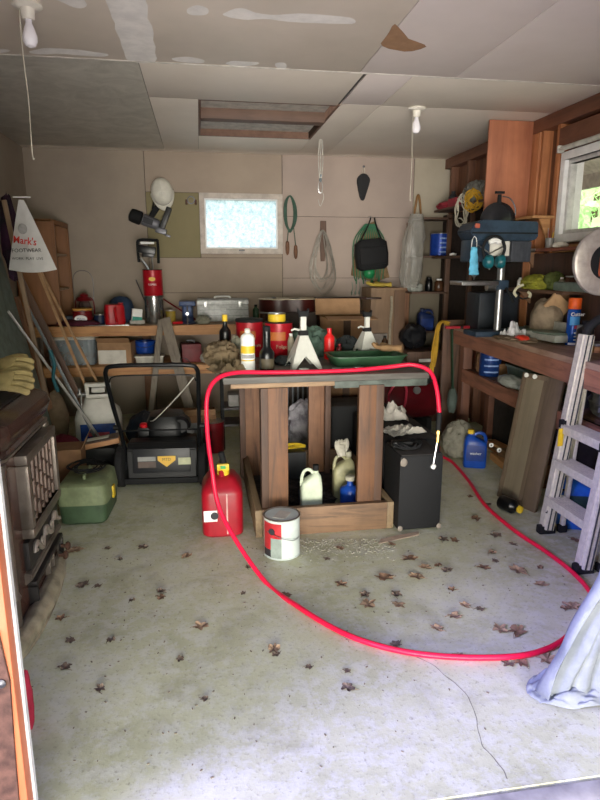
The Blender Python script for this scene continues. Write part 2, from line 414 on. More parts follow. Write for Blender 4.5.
# ---- window 1 (back, small, frosted)
frm = M('window_frame_cream', 'c2b6ab', .6, 0, .15, 12); frw = M('window_frame_white', 'f0efed', .4, 0, .06)
def frame(mb, lo, hi, w, y0, y1, ax='y', bev=.003):
    (a0, b0), (a1, b1) = lo, hi
    for (p, q, r_, s_) in ((a0, b0, a1, b0+w), (a0, b1-w, a1, b1), (a0, b0+w, a0+w, b1-w), (a1-w, b0+w, a1, b1-w)):
        if ax == 'y': mb.b2((p, y0, q), (r_, y1, s_), bev)
        else: mb.b2((y0, p, q), (y1, r_, s_), bev)
    return mb
w1 = S('window_1', frame(MB(), (.02, 1.63), (.85, 2.215), .05, YB-.025, YB+.10), frm)
frame(MB(), (.068, 1.678), (.802, 2.167), .016, YB-.006, YB+.03).put('sash', frw, w1)
def frosted():
    m, nt, b = base('frosted_pane'); nt.nodes.remove(b); v = coords(nt)
    n = noi(nt, v, 34, 5, .8); n2 = noi(nt, v, 3, 2)
    c = ramp(nt, n, [(.34, sc('a9bcc2')), (.5, sc('d8e4ea')), (.64, sc('f6fafc'))])
    t = nt.nodes.new('ShaderNodeBsdfTranslucent'); nt.links.new(c, t.inputs[0])
    g = nt.nodes.new('ShaderNodeBsdfGlossy'); g.inputs['Roughness'].default_value = .3
    mx = nt.nodes.new('ShaderNodeMixShader'); mx.inputs[0].default_value = .04
    nt.links.new(t.outputs[0], mx.inputs[1]); nt.links.new(g.outputs[0], mx.inputs[2])
    nt.links.new(mx.outputs[0], nt.nodes['Material Output'].inputs[0]); return m
MB().b2((.083, YB+.01, 1.693), (.787, YB+.014, 2.152)).put('pane', frosted(), w1)
MB().b2((.40, YB-.03, 1.658), (.46, YB-.02, 1.672), .003).put('latch', darksteel, w1)
# ---- window 2 (right wall, clear)
w2 = S('window_2', frame(MB(), (wy0, wz0), (wy1, wz1), .055, XR-.03, XR+.12, 'x'), frw)
frame(MB(), (wy0+.053, wz0+.053), (wy1-.053, wz1-.053), .03, XR+.0, XR+.05, 'x').put('sash', M('sash_grey', 'd9d6d2', .4), w2)
def glass():
    m, nt, b = base('clear_pane'); nt.nodes.remove(b)
    t = nt.nodes.new('ShaderNodeBsdfTransparent'); g = nt.nodes.new('ShaderNodeBsdfGlossy'); g.inputs['Roughness'].default_value = .05
    mx = nt.nodes.new('ShaderNodeMixShader'); mx.inputs[0].default_value = .05
    nt.links.new(t.outputs[0], mx.inputs[1]); nt.links.new(g.outputs[0], mx.inputs[2])
    nt.links.new(mx.outputs[0], nt.nodes['Material Output'].inputs[0]); return m
MB().flat([(XR+.022, wy0+.08, wz0+.08), (XR+.022, wy1-.08, wz0+.08), (XR+.022, wy1-.08, wz1-.08), (XR+.022, wy0+.08, wz1-.08)]).put('pane', glass(), w2)
MB().cyl((XR-.05, wy0+.02, wz1+.02), (XR-.05, wy1-.0, wz1+.02), .017).box((XR-.045, wy1-.01, wz1+.02), (.05, .02, .05), bev=.004).put('roller_blind', M('blind_roll', 'c9c4ba', .6), w2)
# eave and fascia outside window 2
S('trim_6', MB().bar((2.72, 4.4, 2.60), (3.35, 4.4, 2.28), 5.5, .02, up=(0, 0, 1)).b2((3.33, 1.6, 2.16), (3.36, 7.2, 2.30)), M('soffit', 'cfcac2', .8))
# trees beyond window 2
tr_leaf = M('leaf_green', 'cfeeb0', .6, 0, .25, 3, 0); 
for (cx, cy, lab) in ((5.2, 7.4, 'leafy green tree seen through the right window'), ):
    t = T('tree', lab, 'tree', (cx, cy, -.2))
    _n = tr_leaf.node_tree; _b = _n.nodes['Principled BSDF']; _t = _n.nodes.new('ShaderNodeBsdfTranslucent'); _t.inputs[0].default_value = (.62, .88, .42, 1)
    _x = _n.nodes.new('ShaderNodeMixShader'); _x.inputs[0].default_value = .5; _n.links.new(_b.outputs[0], _x.inputs[1]); _n.links.new(_t.outputs[0], _x.inputs[2]); _n.links.new(_x.outputs[0], _n.nodes['Material Output'].inputs[0])
    MB().tube(cr([(0, 0, 0), (.05, 0, 1.2), (-.05, .1, 2.4), (.1, 0, 3.6)], 4), [.06]*4+[.05]*4+[.04]*4+[.03], 10).put('trunk', wood_dkz, t)
    mb = MB(); r2 = random.Random(3)
    for i in range(4200):
        d = Vector((r2.gauss(0, 1), r2.gauss(0, 1), r2.gauss(0, 1))).normalized()*(r2.random()**.4)
        c = Vector((d.x*1.6, d.y*2.4, 2.6+d.z*2.0)); s_ = .06+.07*r2.random()
        a = Vector((r2.gauss(0, 1), r2.gauss(0, 1), r2.gauss(0, 1))).normalized(); b_ = a.orthogonal().normalized()
        mb.flat([c-a*s_, c+b_*s_*.45, c+a*s_, c-b_*s_*.45])
    o = mb.put('foliage', tr_leaf, t); o['kind'] = 'stuff'
BL = .985
# ================================================================ LEFT AND BACK-LEFT
# ---- back workbench
Yb0 = 5.56
t = T('workbench', 'long pine workbench against the back wall under the small window', 'workbench', (0, 0, 0))
MB().b2((XL+.005, Yb0+.03, BL-.03), (.62, YB-.005, BL), .003).put('worktop', WOOD('bench_top_boards', '8d7054', '5a4634', 'x'), t)
MB().b2((XL+.005, Yb0, BL-.09), (.62, Yb0+.038, BL+.0), .004).put('front_rail', wood_new, t)
for x in (-1.50, .55): MB().b2((x-.044, Yb0+.04, 0), (x+.044, Yb0+.08, BL-.031), .003).put('leg', wood_oldz, t)
for x in (-1.50, -.55, .55): MB().b2((x-.044, YB-.08, 0), (x+.044, YB-.04, BL-.031), .003).put('leg', wood_oldz, t)
ZS = .62
MB().b2((XL+.005, Yb0+.06, ZS-.02), (.62, YB-.09, ZS), .002).put('shelf', wood_new, t)
MB().b2((XL+.005, Yb0-.0, ZS-.085), (.62, Yb0+.038, ZS), .004).put('shelf_rail', wood_new, t)
# ---- small cabinet standing on the bench in the left corner
t = T('cabinet', 'brown veneered cabinet with open side shelves on the left end of the back bench', 'cabinet', (0, 0, 0))
cx0, cx1, cy0, cy1, cz1 = XL+.02, -1.245, 5.64, 6.24, 1.90
MB().b2((cx0, cy0, BL), (cx1, cy0+.02, cz1), .003).b2((cx0, cy1-.02, BL), (cx1, cy1, cz1), .003).b2((cx0, cy0, cz1-.02), (cx1, cy1, cz1+.005), .003).b2((cx0, cy0, BL), (cx0+.01, cy1, cz1)).b2((cx0, cy0, BL), (cx1, cy1, BL+.02)).put('carcass', cabw, t)
frame(MB(), (cy0, BL), (cy1, cz1), .04, cx1-.0, cx1+.02, 'x').put('face_frame', cabw, t)
for z in (1.29, 1.60): MB().b2((cx0+.012, cy0+.021, z), (cx1-.01, cy1-.021, z+.018)).put('shelf', M('shelf_edge', 'a98d74', .6), t)
def can(name, label, loc, r, h, mat, lid=None, lab=None, group=None, cat='can', lidh=.012, rimm=None, rz=0, labz=(.2, .8), laba=(-2.2, -.9)):
    t = T(name, label, cat, loc, rz, group)
    MB().lathe([(r*.97, 0), (r, .004), (r, h-.004), (r*.96, h)], n=28).put('body', mat, t)
    MB().lathe([(r, h-.007), (r*1.025, h-.004), (r*1.025, h), (r*.97, h+.001)], n=28).put('rim', rimm or steel, t)
    if lid: MB().lathe([(r*1.03, h-.002), (r*1.04, h+lidh), (r*.98, h+lidh+.003), (r*.4, h+lidh+.002), (.001, h+lidh+.002)], n=28).put('lid', lid, t)
    if lab: strip(r+.0008, h*labz[0], h*labz[1], laba[0], laba[1]).put('label', lab, t)
    return t
def onb(px, y, z=BL, X=None):   # stand something on a surface at depth y below pixel column px
    p = at(px, 322, Y=y); return (p.x, y, z+.0006)
# items on the back bench, left part
c = can('tin_can', 'dark red tin with a yellow lid and an oval white label on the bench', onb(83, 5.72), .085, .135, M('maroon_tin', '6d1518', .35), M('amber_lid', 'c98f3e', .5))
mb = MB(); old = []
MB().fr((0, -.0865, .062), PI/2).prism([(.055*math.cos(a), .032*math.sin(a)) for a in [k*PI/10 for k in range(20)]], 0, .003).put('oval_label', whiteprint, c)
text('lettering', 'Milton', .026, M('blue_print', '24408a', .6), c, (0, -.0905, .062), sx=1)
# kerosene lantern
t = T('lantern', 'small dark red kerosene lantern with a tall wire handle', 'lantern', onb(86, 5.98))
MB().lathe([(.075, 0), (.08, .01), (.08, .05), (.05, .07), (.03, .075)], n=24).put('tank', darkred, t)
MB().lathe([(.03, .075), (.055, .11), (.06, .15), (.045, .19), (.04, .20)], n=24).put('globe', M('smoky_glass', '57423f', .15), t)
MB().lathe([(.06, .20), (.075, .205), (.06, .23), (.035, .245), (.04, .26), (.015, .275), (.001, .28)], n=24).put('chimney_cap', darkred, t)
for s in (-1, 1): MB().tube(cr([(s*.078, 0, .02), (s*.085, 0, .1), (s*.08, 0, .2), (s*.05, 0, .235)], 4), .006).put('frame_tube', darkred, t)
MB().tube(cr([(-.08, 0, .17), (-.09, 0, .30), (-.085, 0, .42), (-.04, 0, .475), (.04, 0, .475), (.085, 0, .42), (.09, 0, .30), (.08, 0, .17)], 5), .0028, 6).put('bail_handle', darksteel, t)
# red jug/mug
t = T('plastic_jug', 'red plastic jug with a moulded handle on the back bench', 'jug', onb(115, 5.70), .3)
MB().loft([sup(.17, .13, 0), sup(.18, .14, .02), sup(.175, .135, .12), sup(.165, .125, .178), sup(.15, .11, .185)]).put('body', red, t)
MB().tube(cr([(-.0, -.07, .15), (-.01, -.105, .145), (-.01, -.115, .09), (0, -.10, .04), (0, -.07, .035)], 5), .012).put('handle', red, t)
MB().lathe([(.022, 0), (.022, .012), (.001, .013)]).put('cap', redcan, t, loc=(.06, -.0, .185))
# blue cap lying over things
t = T('baseball_cap', 'dark blue cap lying behind the red jug', 'cap', onb(122, 5.97, BL))
MB().loft([[(p[0], p[1], p[2]) for p in sup(w_, d_, z_, 2.2)] for w_, d_, z_ in ((.23, .20, .0), (.245, .22, .06), (.24, .215, .14), (.20, .18, .2), (.12, .11, .235), (.02, .02, .245))]).put('crown', bluecap, t)
MB().sheet(lambda u, v: (-.11-.10*v*math.sin(PI*u), -.10+.20*u-.0, .05-.03*v+.015*math.sin(PI*u)), 10, 5).put('brim', bluecap, t, solid=.003)
# dark blue clutter bowl
can('paint_tin', 'small navy paint tin between the yellow-lidded tin and the red jug', onb(100, 5.78), .05, .09, navy)
# carton white/teal
t = T('carton', 'small white and teal carton leaning beside the silver canister', 'carton', onb(137, 5.72), .25)
MB().box((0, 0, .07), (.09, .05, .14), ry=.12, bev=.002).put('box', whiteprint, t)
MB().box((-.002, -.026, .045), (.086, .003, .05), ry=.12).put('teal_band', M('teal_print', '2f9a86', .6), t)
MB().box((0, 0, .02), (.13, .08, .035), bev=.003).put('base_tray', M('clear_tray', '9a968c', .4), t)
o = MB().b2((-.20, -.012, 0), (.20, .012, .006), .001).put('steel_ruler', steel, loc=onb(106, 5.60), rot=(0, 0, .02)); tag(o, 'flat steel rule lying along the front edge of the back bench', 'ruler')
o = MB().sph((0, 0, .02), (.16, .10, .03), 14, .25, 5, 3, True, flat=.0).put('shop_rag', M('maroon_rag', '4a1a2a', .9), loc=onb(78, 5.66)); tag(o, 'crumpled dark maroon rag under the yellow-lidded tin', 'rag')
o = MB().box((0, 0, .04), (.12, .10, .08), bev=.01).put('battery_charger', M('dark_blue_case', '1d2a38', .6), loc=onb(68, 5.74), rot=(0, 0, .3)); tag(o, 'dark blue box-shaped charger next to the cabinet', 'charger')
# silver canister + red coffee can on top + tool in it
p = onb(155, 5.80)
can('metal_canister', 'tall shiny silver canister holding up the red coffee can', p, .085, .255, M('galvanised', 'a9a9a6', .22, .9, .1), None)
p2 = (p[0], p[1], p[2]+.2568)
c = can('coffee_can', 'red coffee can stacked on the silver canister', p2, .088, .235, redcan, None, None, rimm=blackm)
MB().fr((0, -.0895, .15), PI/2).prism([(.03*math.cos(k*PI/8), .018*math.sin(k*PI/8)) for k in range(16)], 0, .002).put('emblem', gold, c)
text('lettering', 'COFFEE', .022, whiteprint, c, (0, -.0915, .10))
# fret/coping clamp poking out of the can
t = T('hand_drill', 'black framed hand tool with a silver shaft standing in the red coffee can', 'tool', (p2[0]-.03, p2[1], p2[2]+.04))
MB().tube(cr([(-.085, 0, .26), (-.09, 0, .40), (-.07, 0, .455), (.07, 0, .455), (.09, 0, .44), (.09, 0, .25)], 4), .013, 8).put('frame', blackm, t)
MB().box((-.01, 0, .37), (.16, .04, .07), ry=.15, bev=.01).box((.0, 0, .33), (.11, .035, .05), bev=.008).put('grip_block', blacksat, t)
MB().tube([(-.07, 0, .30), (-.02, 0, .22), (.03, 0, .10), (.045, 0, .02)], .012).tube([(.03, 0, .32), (.045, 0, .1), (.03, 0, .0)], .008).put('shaft', steel, t)
MB().box((-.0, -.024, .43), (.12, .006, .02), bev=.003).put('name_strip', whiteprint, t)
# rods leaning behind
for i, (a, b, lab) in enumerate([((128, 5.9), (158, 298), 'thin dark rod slanting behind the silver canister'), ((162, 5.95), (196, 305), 'dark red handled rod slanting down towards the vise')]):
    q0 = at((136, 160)[i], (280, 297)[i], Y=6.2); q1 = at((152, 196)[i], (300, 316)[i], Y=6.0)
    q1.z = BL+.008
    o = MB().tube([(0, 0, 0), q1-q0], .008 if i else .005).put('metal_rod', darkred if i else darksteel, loc=q0); tag(o, lab, 'rod')
can('tin_can', 'small yellow tin between the silver canister and the blue vise', onb(171, 5.78), .045, .12, M('dull_yellow', 'a98d33', .5))
# vise
t = T('bench_vise', 'dark blue bench vise bolted to the back workbench', 'vise', onb(188, 5.72))
MB().lathe([(.085, 0), (.09, .012), (.06, .02), (.05, .06), (.055, .075)], n=20).put('swivel_base', navy, t)
MB().box((0, .03, .12), (.10, .12, .10), bev=.015).box((0, .03, .185), (.15, .045, .045), bev=.006).put('fixed_body', M('vise_blue', '22355c', .4, .2), t)
MB().box((0, -.075, .12), (.085, .05, .10), bev=.012).box((0, -.06, .185), (.15, .04, .045), bev=.006).put('sliding_jaw', M('vise_blue', '22355c'), t)
MB().cyl((0, -.14, .10), (0, -.06, .10), .014).tube([(0, -.135, .17), (0, -.135, -.03)], .006).put('screw_handle', steel, t)
# tool box
t = T('tool_box', 'grey metal toolbox with two latches on the back workbench', 'toolbox', onb(223, 5.98))
gm = M('hammertone_grey', '9a9a98', .45, .5, .15, 40)
MB().b2((-.245, -.11, 0), (.245, .11, .16), .006).put('base', gm, t)
MB().prism([(-.112, .161), (.112, .161), (.112, .20), (.10, .215), (-.10, .215), (-.112, .20)], -.247, .247, 'yz', .003).put('lid', gm, t)
for x in (-.165, .165): MB().box((x, -.115, .165), (.03, .012, .055), bev=.003).box((x, -.12, .18), (.04, .01, .012), bev=.002).put('latch', steel, t)
MB().tube(cr([(-.07, 0, .215), (-.065, 0, .232), (.065, 0, .232), (.07, 0, .215)], 4), .009).put('handle', whiteprint, t)
for z in (.055, .11): MB().b2((-.243, -.114, z), (.243, -.1095, z+.004)).put('seam_ridge', darksteel, t)
MB().b2((-.02, -.1135, .10), (.03, -.1105, .125)).put('badge', whiteprint, t); 
# ---- under-bench shelf content
def sb(px, y): p = at(px, 380, Y=y); return (p.x, y, ZS+.0006)
t = T('storage_bin', 'cloudy plastic storage bin with a white lid on the lower shelf', 'bin', sb(77, 5.85))
MB().loft([sup(.40, .34, .001, 8), sup(.43, .37, .24, 8)]).put('tub', binp, t)
MB().loft([sup(.45, .39, .236, 8), sup(.46, .40, .25, 8), sup(.44, .38, .262, 8)]).put('lid', offwhite, t)
o = MB().box((.02, 0, .06), (.30, .24, .11), bev=.01, rz=.1).put('folded_papers', M('tan_stuff', '9c8c7c', .8), loc=(t.location.x, t.location.y, ZS+.004)); tag(o, 'tan bundle seen inside the cloudy storage bin', 'papers')
t = T('cardboard_box', 'open cardboard box on the lower shelf left of the ladder legs', 'box', sb(119, 5.80), -.08)
MB().b2((-.15, -.12, 0), (.15, .12, .20)).put('carton_body', card, t)
MB().box((-.02, -.1225, .07), (.25, .003, .125)).put('white_panel', offwhite, t)
MB().box((-.0, -.15, .225), (.29, .09, .004), rx=-.6).put('flap', card, t)
t = T('bucket', 'blue plastic bucket on the lower shelf behind the mower handle', 'bucket', sb(147, 5.95))
MB().lathe([(.075, 0), (.095, .17), (.10, .172), (.10, .185), (.09, .185), (.072, .01), (.001, .01)], n=24).put('pail', blue, t)
MB().tube(cr([(-.1, 0, .17), (-.07, -.06, .14), (0, -.10, .13), (.07, -.06, .14), (.1, 0, .17)], 5), .003, 6).put('bail_handle', darksteel, t)
t = T('storage_tray', 'pale shallow tray in front of the blue bucket', 'tray', sb(151, 5.72))
MB().loft([sup(.24, .14, 0, 8), sup(.26, .15, .07, 8)]).put('body', M('pale_tray', 'b5b2a5', .6), t)
MB().loft([sup(.275, .165, .066, 8), sup(.275, .165, .076, 8)]).put('rim', offwhite, t)
t = T('cash_box', 'dark red metal box on the right part of the lower shelf', 'box', sb(192, 5.80), .1)
MB().b2((-.09, -.1, 0), (.09, .1, .165), .008).put('body', M('faded_red', '6e2226', .5), t)
MB().b2((-.092, -.102, .13), (.092, .102, .172), .008).put('lid', M('faded_red', '6e2226'), t)
MB().tube(cr([(-.03, 0, .172), (-.03, 0, .195), (.03, 0, .195), (.03, 0, .172)], 3), .005).put('handle', darksteel, t)
o = MB().sph((0, 0, .045), (.09, .07, .05), 14, .22, 6, 5, True, flat=0).put('plastic_bag', film2, loc=sb(211, 5.68)); tag(o, 'scrunched clear plastic bag on the lower shelf by the centre bench', 'bag')
# ---- floor under / before back bench
def fl_(px, py): p = at(px, py, Z=0); return (p.x, p.y, .0008)
# white jug with blue label
t = T('water_jug', 'big white plastic jug with a blue label and a spigot on top', 'jug', (-.86, 5.0, .0008), .05)
MB().loft([sup(.34, .26, 0, 5), sup(.36, .28, .02, 5), sup(.36, .28, .30, 5), sup(.33, .25, .36, 4), sup(.22, .18, .42, 3), sup(.20, .14, .46, 3)]).put('body', M('jug_white', 'c9c6bd', .45, 0, .06), t)
MB().b2((-.13, -.1455, .10), (.14, -.1405, .27), .002).put('label', M('label_blue', '1a3c84', .5), t)
text('lettering', 'spring water', .030, whiteprint, t, (0, -.147, .145)); 
MB().b2((-.07, -.148, .17), (.09, -.146, .20)).put('label_flash', M('label_pink', 'b9505a', .5), t)
frame(MB(), (-.09, .46), (.11, .58), .03, -.03, .03).box((.01, 0, .52), (.1, .03, .04), bev=.005).put('carry_handle', M('jug_white', 'c9c6bd'), t)
MB().cyl((-.15, -.02, .49), (-.08, -.02, .49), .02).cyl((-.13, -.03, .49), (-.13, -.03, .54), .01).tube([(-.12, -.04, .49), (-.12, -.06, .40), (-.125, -.06, .34)], .006).put('spigot', steel, t)
# red sack / bag behind
o = MB().sph((0, 0, .10), (.13, .11, .13), 18, .12, 4, 9, False, flat=0).put('sack', M('raspberry_sack', '6a1a2c', .7), loc=(-1.08, 4.72, 0)); tag(o, 'dark raspberry sack slumped behind the cardboard box', 'sack')
# cardboard box between stove and toolbox
t = T('cardboard_box', 'brown cardboard box standing between the stove and the green toolbox', 'box', (-.915, 4.05, .0008), .05)
MB().b2((-.14, -.10, 0), (.10, .10, .33)).put('carton_body', card2, t)
MB().box((.125, 0, .375), (.004, .19, .10), ry=.45).put('flap', card2, t)
# green tool box
t = T('tool_box', 'two-tone green plastic toolbox on the floor at the left', 'toolbox', (-.725, 3.68, .0008), -.05)
t.scale = (1.2, 1.05, 1.25)
MB().loft([sup(.20, .34, 0, 8), sup(.225, .37, .012, 8), sup(.235, .38, .10, 8)]).put('base', M('box_green', '3c5138', .5), t)
MB().loft([sup(.245, .39, .10, 8), sup(.245, .39, .115, 8), sup(.225, .37, .19, 8), sup(.20, .34, .20, 8)]).put('lid', M('box_olive', '75805c', .55), t)
MB().box((.124, 0, .11), (.01, .05, .06), bev=.003).put('latch', yellow, t)
MB().tube(cr([(.0, -.08, .20), (.0, -.07, .222), (.0, .07, .222), (.0, .08, .20)], 3), .008).put('handle', M('box_olive', '75805c'), t)
pts = []; r2 = random.Random(5)
for k in range(60):
    a = k*.62; pts.append((.085*math.cos(a)*(1+.35*math.sin(k*.7)), .11*math.sin(a)*(1+.25*math.cos(k*.45)), .006+.0004*k+.004*math.sin(k)))
o = MB().tube(cr(pts, 3), .004, 6).put('power_cord', blackm, loc=(-.73, 3.70, .281)); tag(o, 'tangled thin black cord heaped on the green toolbox', 'cord')
# wooden tray / frame with yellow bits behind the green toolbox
t = T('wooden_tray', 'shallow wooden tray propped behind the green toolbox', 'tray', (-.74, 4.36, .285), .1, rot=(math.radians(-6), math.radians(-8), .1))
frame(MB(), (-.125, -.13), (.125, .13), .012, 0, .035).put('rim', wood_new, t, rot=(-PI/2, 0, 0))
MB().b2((-.12, -.12, .0), (.12, .12, .006)).put('bottom', wood_dkx, t)
MB().b2((-.10, -.05, .007), (.05, .06, .011)).put('paper_sheet', paper, t)
o = MB().box((0, 0, .12), (.22, .18, .23), bev=.01).put('tool_case', M('dark_case', '2b2a2a', .6), loc=(-.75, 4.37, .0008)); tag(o, 'dark case under the shallow wooden tray', 'case')
o = MB().sph((0, 0, .03), (.05, .035, .03), 12, .2, 6, 2, True, flat=0).put('yellow_strap', dkyellow, loc=(-.70, 4.02, .001)); tag(o, 'bundled yellow strap beside the wooden tray', 'strap')
# ---- plastic carrier bag hanging in the left
by = 4.45
q = at(21, 198, Y=by)
t = T('carrier_bag', 'white plastic shop bag printed in red and black hanging at the left wall', 'bag', (q.x, by, q.z))
def bagf(s):
    def fn(u, v):    # v: 0 top .. 1 bottom
        w_ = .016+.14*v**.95; x = (u-.5)*2*w_+.034*v
        x += .0
        th = .035*math.sin(PI*u)*(.25+.75*v)*math.sin(PI*min(1, v*1.05)*.5+.2)
        th += .012*noise.noise(Vector((x*16, v*5, s)))*(1-abs(2*u-1))
        return (x, s*th, -.012-.455*v-.02*math.sin(PI*u)*v)
    return fn
MB().sheet(bagf(-1), 22, 26).sheet(bagf(1), 22, 26).put('bag_body', M('bag_white', 'c8c6c2', .45, 0, .08, 6, .5), t, ang=60)
MB().tube([(-.05, 0, .006), (.06, 0, .006)], .005, 6).put('hanger_bar', whiteprint, t)
text('red_script', "Mark's", .066, redprint, t, (.012, -.052, -.28), rot=(PI/2, .12, 0), bold=.001, sx=.85)
text('black_lettering', 'FOOTWEAR', .036, blackprint, t, (.018, -.056, -.342), rot=(PI/2, -.02, 0), sx=.95)
text('small_lettering', 'WORK  PLAY  LIVE', .024, blackprint, t, (.02, -.056, -.395), rot=(PI/2, 0, 0), sx=1)
MB().sph((.0, -.035, -.20), (.03, .004, .035), 8).put('printed_figure', M('print_grey', 'a5a3a0', .6), t)
# purple clothing behind
o = MB().sph((0, 0, 0), (.06, .07, .30), 18, .18, 5, 12).put('rolled_jacket', M('purple_fabric', '3a1a34', .8, 0, .3, 6, .4, '17161c'), loc=at(10, 238, Y=4.75)); tag(o, 'dark purple jacket hanging behind the carrier bag', 'jacket')
# ---- boards leaning against the left wall (all stand on the floor, lean to wall)
def lean(name, lab, mat, foot, top, w_, th, cat='board', group=None, up=(0, 1, 0)):
    foot = Vector(foot); top = Vector(top)
    o = MB().bar((0, 0, 0), top-foot, w_, th, .002, up).put(name, mat, loc=foot); tag(o, lab, cat, group); return o
lean('panel_sheet', 'wide grey-green sheet leaning on the left wall behind the stove', M('grey_green_sheet', '68766f', .6), (-1.17, 4.48, .015), (-1.50, 4.48, 1.78), .84, .02, up=(1, 0, 0))
lean('wood_plank', 'tall narrow light plank leaning in the corner left of the back bench', wood_pale, at(47, 400, Y=4.62), at(4, 200, Y=4.62), .03, .02)
for nm, lab, mt, a, b, yy, w_ in [('wood_plank', 'dark brown plank leaning beside the green sheet', wood_dkz, (84, 408), (12, 262), 4.98, .05),
                                  ('wood_plank', 'reddish plank leaning to the right of the green sheet', wood_oldz, (46, 394), (16, 297), 5.02, .045),
                                  ('wood_strip', 'thin pale wooden strip, left of the two crossing the lower shelf', M('pale_strip', 'a57d55', .6), (92, 402), (38, 270), 5.10, .022),
                                  ('wood_strip', 'thin pale wooden strip, right of the two crossing the lower shelf', M('pale_strip', 'a57d55'), (102, 392), (40, 270), 5.16, .02),
                                  ('metal_pole', 'thin grey pole leaning between the planks and the jug', M('grey_pole', '6d7274', .4, .5), (86, 420), (24, 300), 4.70, .02)]:
    P0 = at(a[0], a[1], Y=yy); P1 = at(b[0], b[1], Y=yy-.02); d = (P0-P1)
    k = (P1.z-.012)/(P1.z-P0.z); P0 = P1+d*k        # carry on down to the floor
    if P1.x < XL+.05:
        k2 = (P0.x-(XL+.05))/(P0.x-P1.x); P1 = P0+(P1-P0)*k2
    lean(nm, lab, mt, P0, P1, w_, .016, 'pole' if 'pole' in nm else 'board')
P1 = at(8, 311, X=-1.30); P0 = at(113, 456, Z=.02)
lean('aluminium_pole', 'long bright aluminium pole leaning across the planks above the stove', alu, P0, P1, .016, .012, 'pole')
o = MB().tube(cr([at(50, 360, Y=4.4)-at(50, 360, Y=4.4), (.02, 0, -.1), (.0, .02, -.2), (.03, 0, -.3)], 4), .012).put('garden_hose', M('teal_hose', '1f5b66', .6), loc=at(50, 350, Y=4.40)); tag(o, 'short length of teal hose hanging behind the stove', 'hose')
o = MB().sph((0, 0, .25), (.10, .10, .26), 14, .12, 4, 8, flat=0).put('burlap_sack', M('burlap', '6f5d4a', .95), loc=(-1.22, 5.10, .0)); tag(o, 'tall tan burlap sack behind the stove corner', 'sack')
# ================================================================ STOVE
enam = M('brown_enamel', '4b3027', .22, .15, .3, 5, .1, '2f2220'); nick = M('worn_nickel', '7d7369', .36, .6, .3, 9, .25, '5d544b'); iron = M('stove_iron', '2f2c2b', .5, .5, .2)
sx, sy0, sy1 = -.775, 2.30, 3.02
t = T('wood_stove', 'ornate old wood stove in brown enamel with worn nickel trim at the left', 'stove', (0, 0, 0))
def rp(x0, x1, y0, y1, z, r, n=5):     # rounded rectangle ring
    out = []
    for cx, cy, a0 in ((x1-r, y1-r, 0), (x0+r, y1-r, PI/2), (x0+r, y0+r, PI), (x1-r, y0+r, 1.5*PI)):
        for k in range(n+1):
            a = a0+k*PI/2/n; out.append((cx+r*math.cos(a), cy+r*math.sin(a), z))
    return out
MB().loft([rp(-1.50, sx, sy0, sy1, z, .06) for z in (.05, .30, .55, .80)]).put('body', enam, t)
MB().loft([rp(-1.50-e, sx+e, sy0-e, sy1+e, z, .10) for z, e in ((.77, -.01), (.785, .02), (.80, .01), (.83, .03), (.875, .045), (.91, .035), (.935, .0), (.94, -.04))]).put('top', enam, t)
MB().loft([rp(-1.45, sx-.04, sy0+.04, sy1-.06, z, .10) for z in (.938, .955)]).put('hob_plate', iron, t)
MB().loft([rp(-1.50-e, sx+e, sy0-e, sy1+e, z, .08) for z, e in ((.765, .0), (.77, .02), (.785, .025), (.79, .01))]).put('top_moulding', nick, t)
for y in (sy0+.02, sy1-.03):
    MB().lathe([(.022, .04), (.022, .2), (.028, .21), (.02, .23), (.02, .72), (.028, .74), (.022, .765)], n=12).put('corner_column', nick, t, loc=(sx-.0, y, 0))
# upper door with vertical nickel grid
d0, d1 = sy0+.20, sy1-.015
mb = frame(MB(), (d0, .375), (d1, .745), .045, sx-.01, sx+.05, 'x', .012); mb.put('door_frame', nick, t)
MB().b2((sx-.005, d0+.04, .41), (sx+.015, d1-.04, .71)).put('door_mesh', M('mica_dark', '57412f', .4), t)
mb = MB(); n = 7
for k in range(n):
    y = d0+.065+k*(d1-d0-.13)/(n-1)
    mb.tube([(sx+.025, y, .415), (sx+.03, y, .71)], .010, 8)
    for j in range(3):
        zz = .45+.075*j+(.035 if k % 2 else 0); mb.tube([(sx+.028, y, zz), (sx+.028, min(y+(d1-d0-.13)/(n-1), d1-.05), zz)], .008, 6)
mb.put('door_grid', M('grid_brown_nickel', '6b5a4f', .38, .5, .25, 9, .25), t)
# scroll panel
MB().b2((sx-.01, d0-.01, .235), (sx+.025, d1+.0, .365), .01).put('scroll_panel', iron, t)
mb = MB(); pts = []
for k in range(40):
    u = k/39; y = d0+.03+u*(d1-d0-.06); pts.append((sx+.034, y, .30+.03*math.sin(u*5.5*PI)))
mb.tube(pts, [.006+.006*abs(math.sin(k*.44)) for k in range(40)], 8)
for k in range(5):
    yc = d0+.08+k*(d1-d0-.16)/4; mb.tube([(sx+.032, yc+.026*math.cos(a)*(1-a/9), .30+(-1)**k*.026*math.sin(a)*(1-a/9)) for a in [j*.45 for j in range(13)]], .0055, 6)
mb.put('scroll_relief', M('scroll_pale', 'a3978a', .35, .4), t)
MB().prism([(sx-.01, .235), (sx+.03, .225), (sx+.035, .205), (sx-.01, .17)], d0-.03, d1+.01, 'xz', .006).put('shelf_moulding', nick, t)
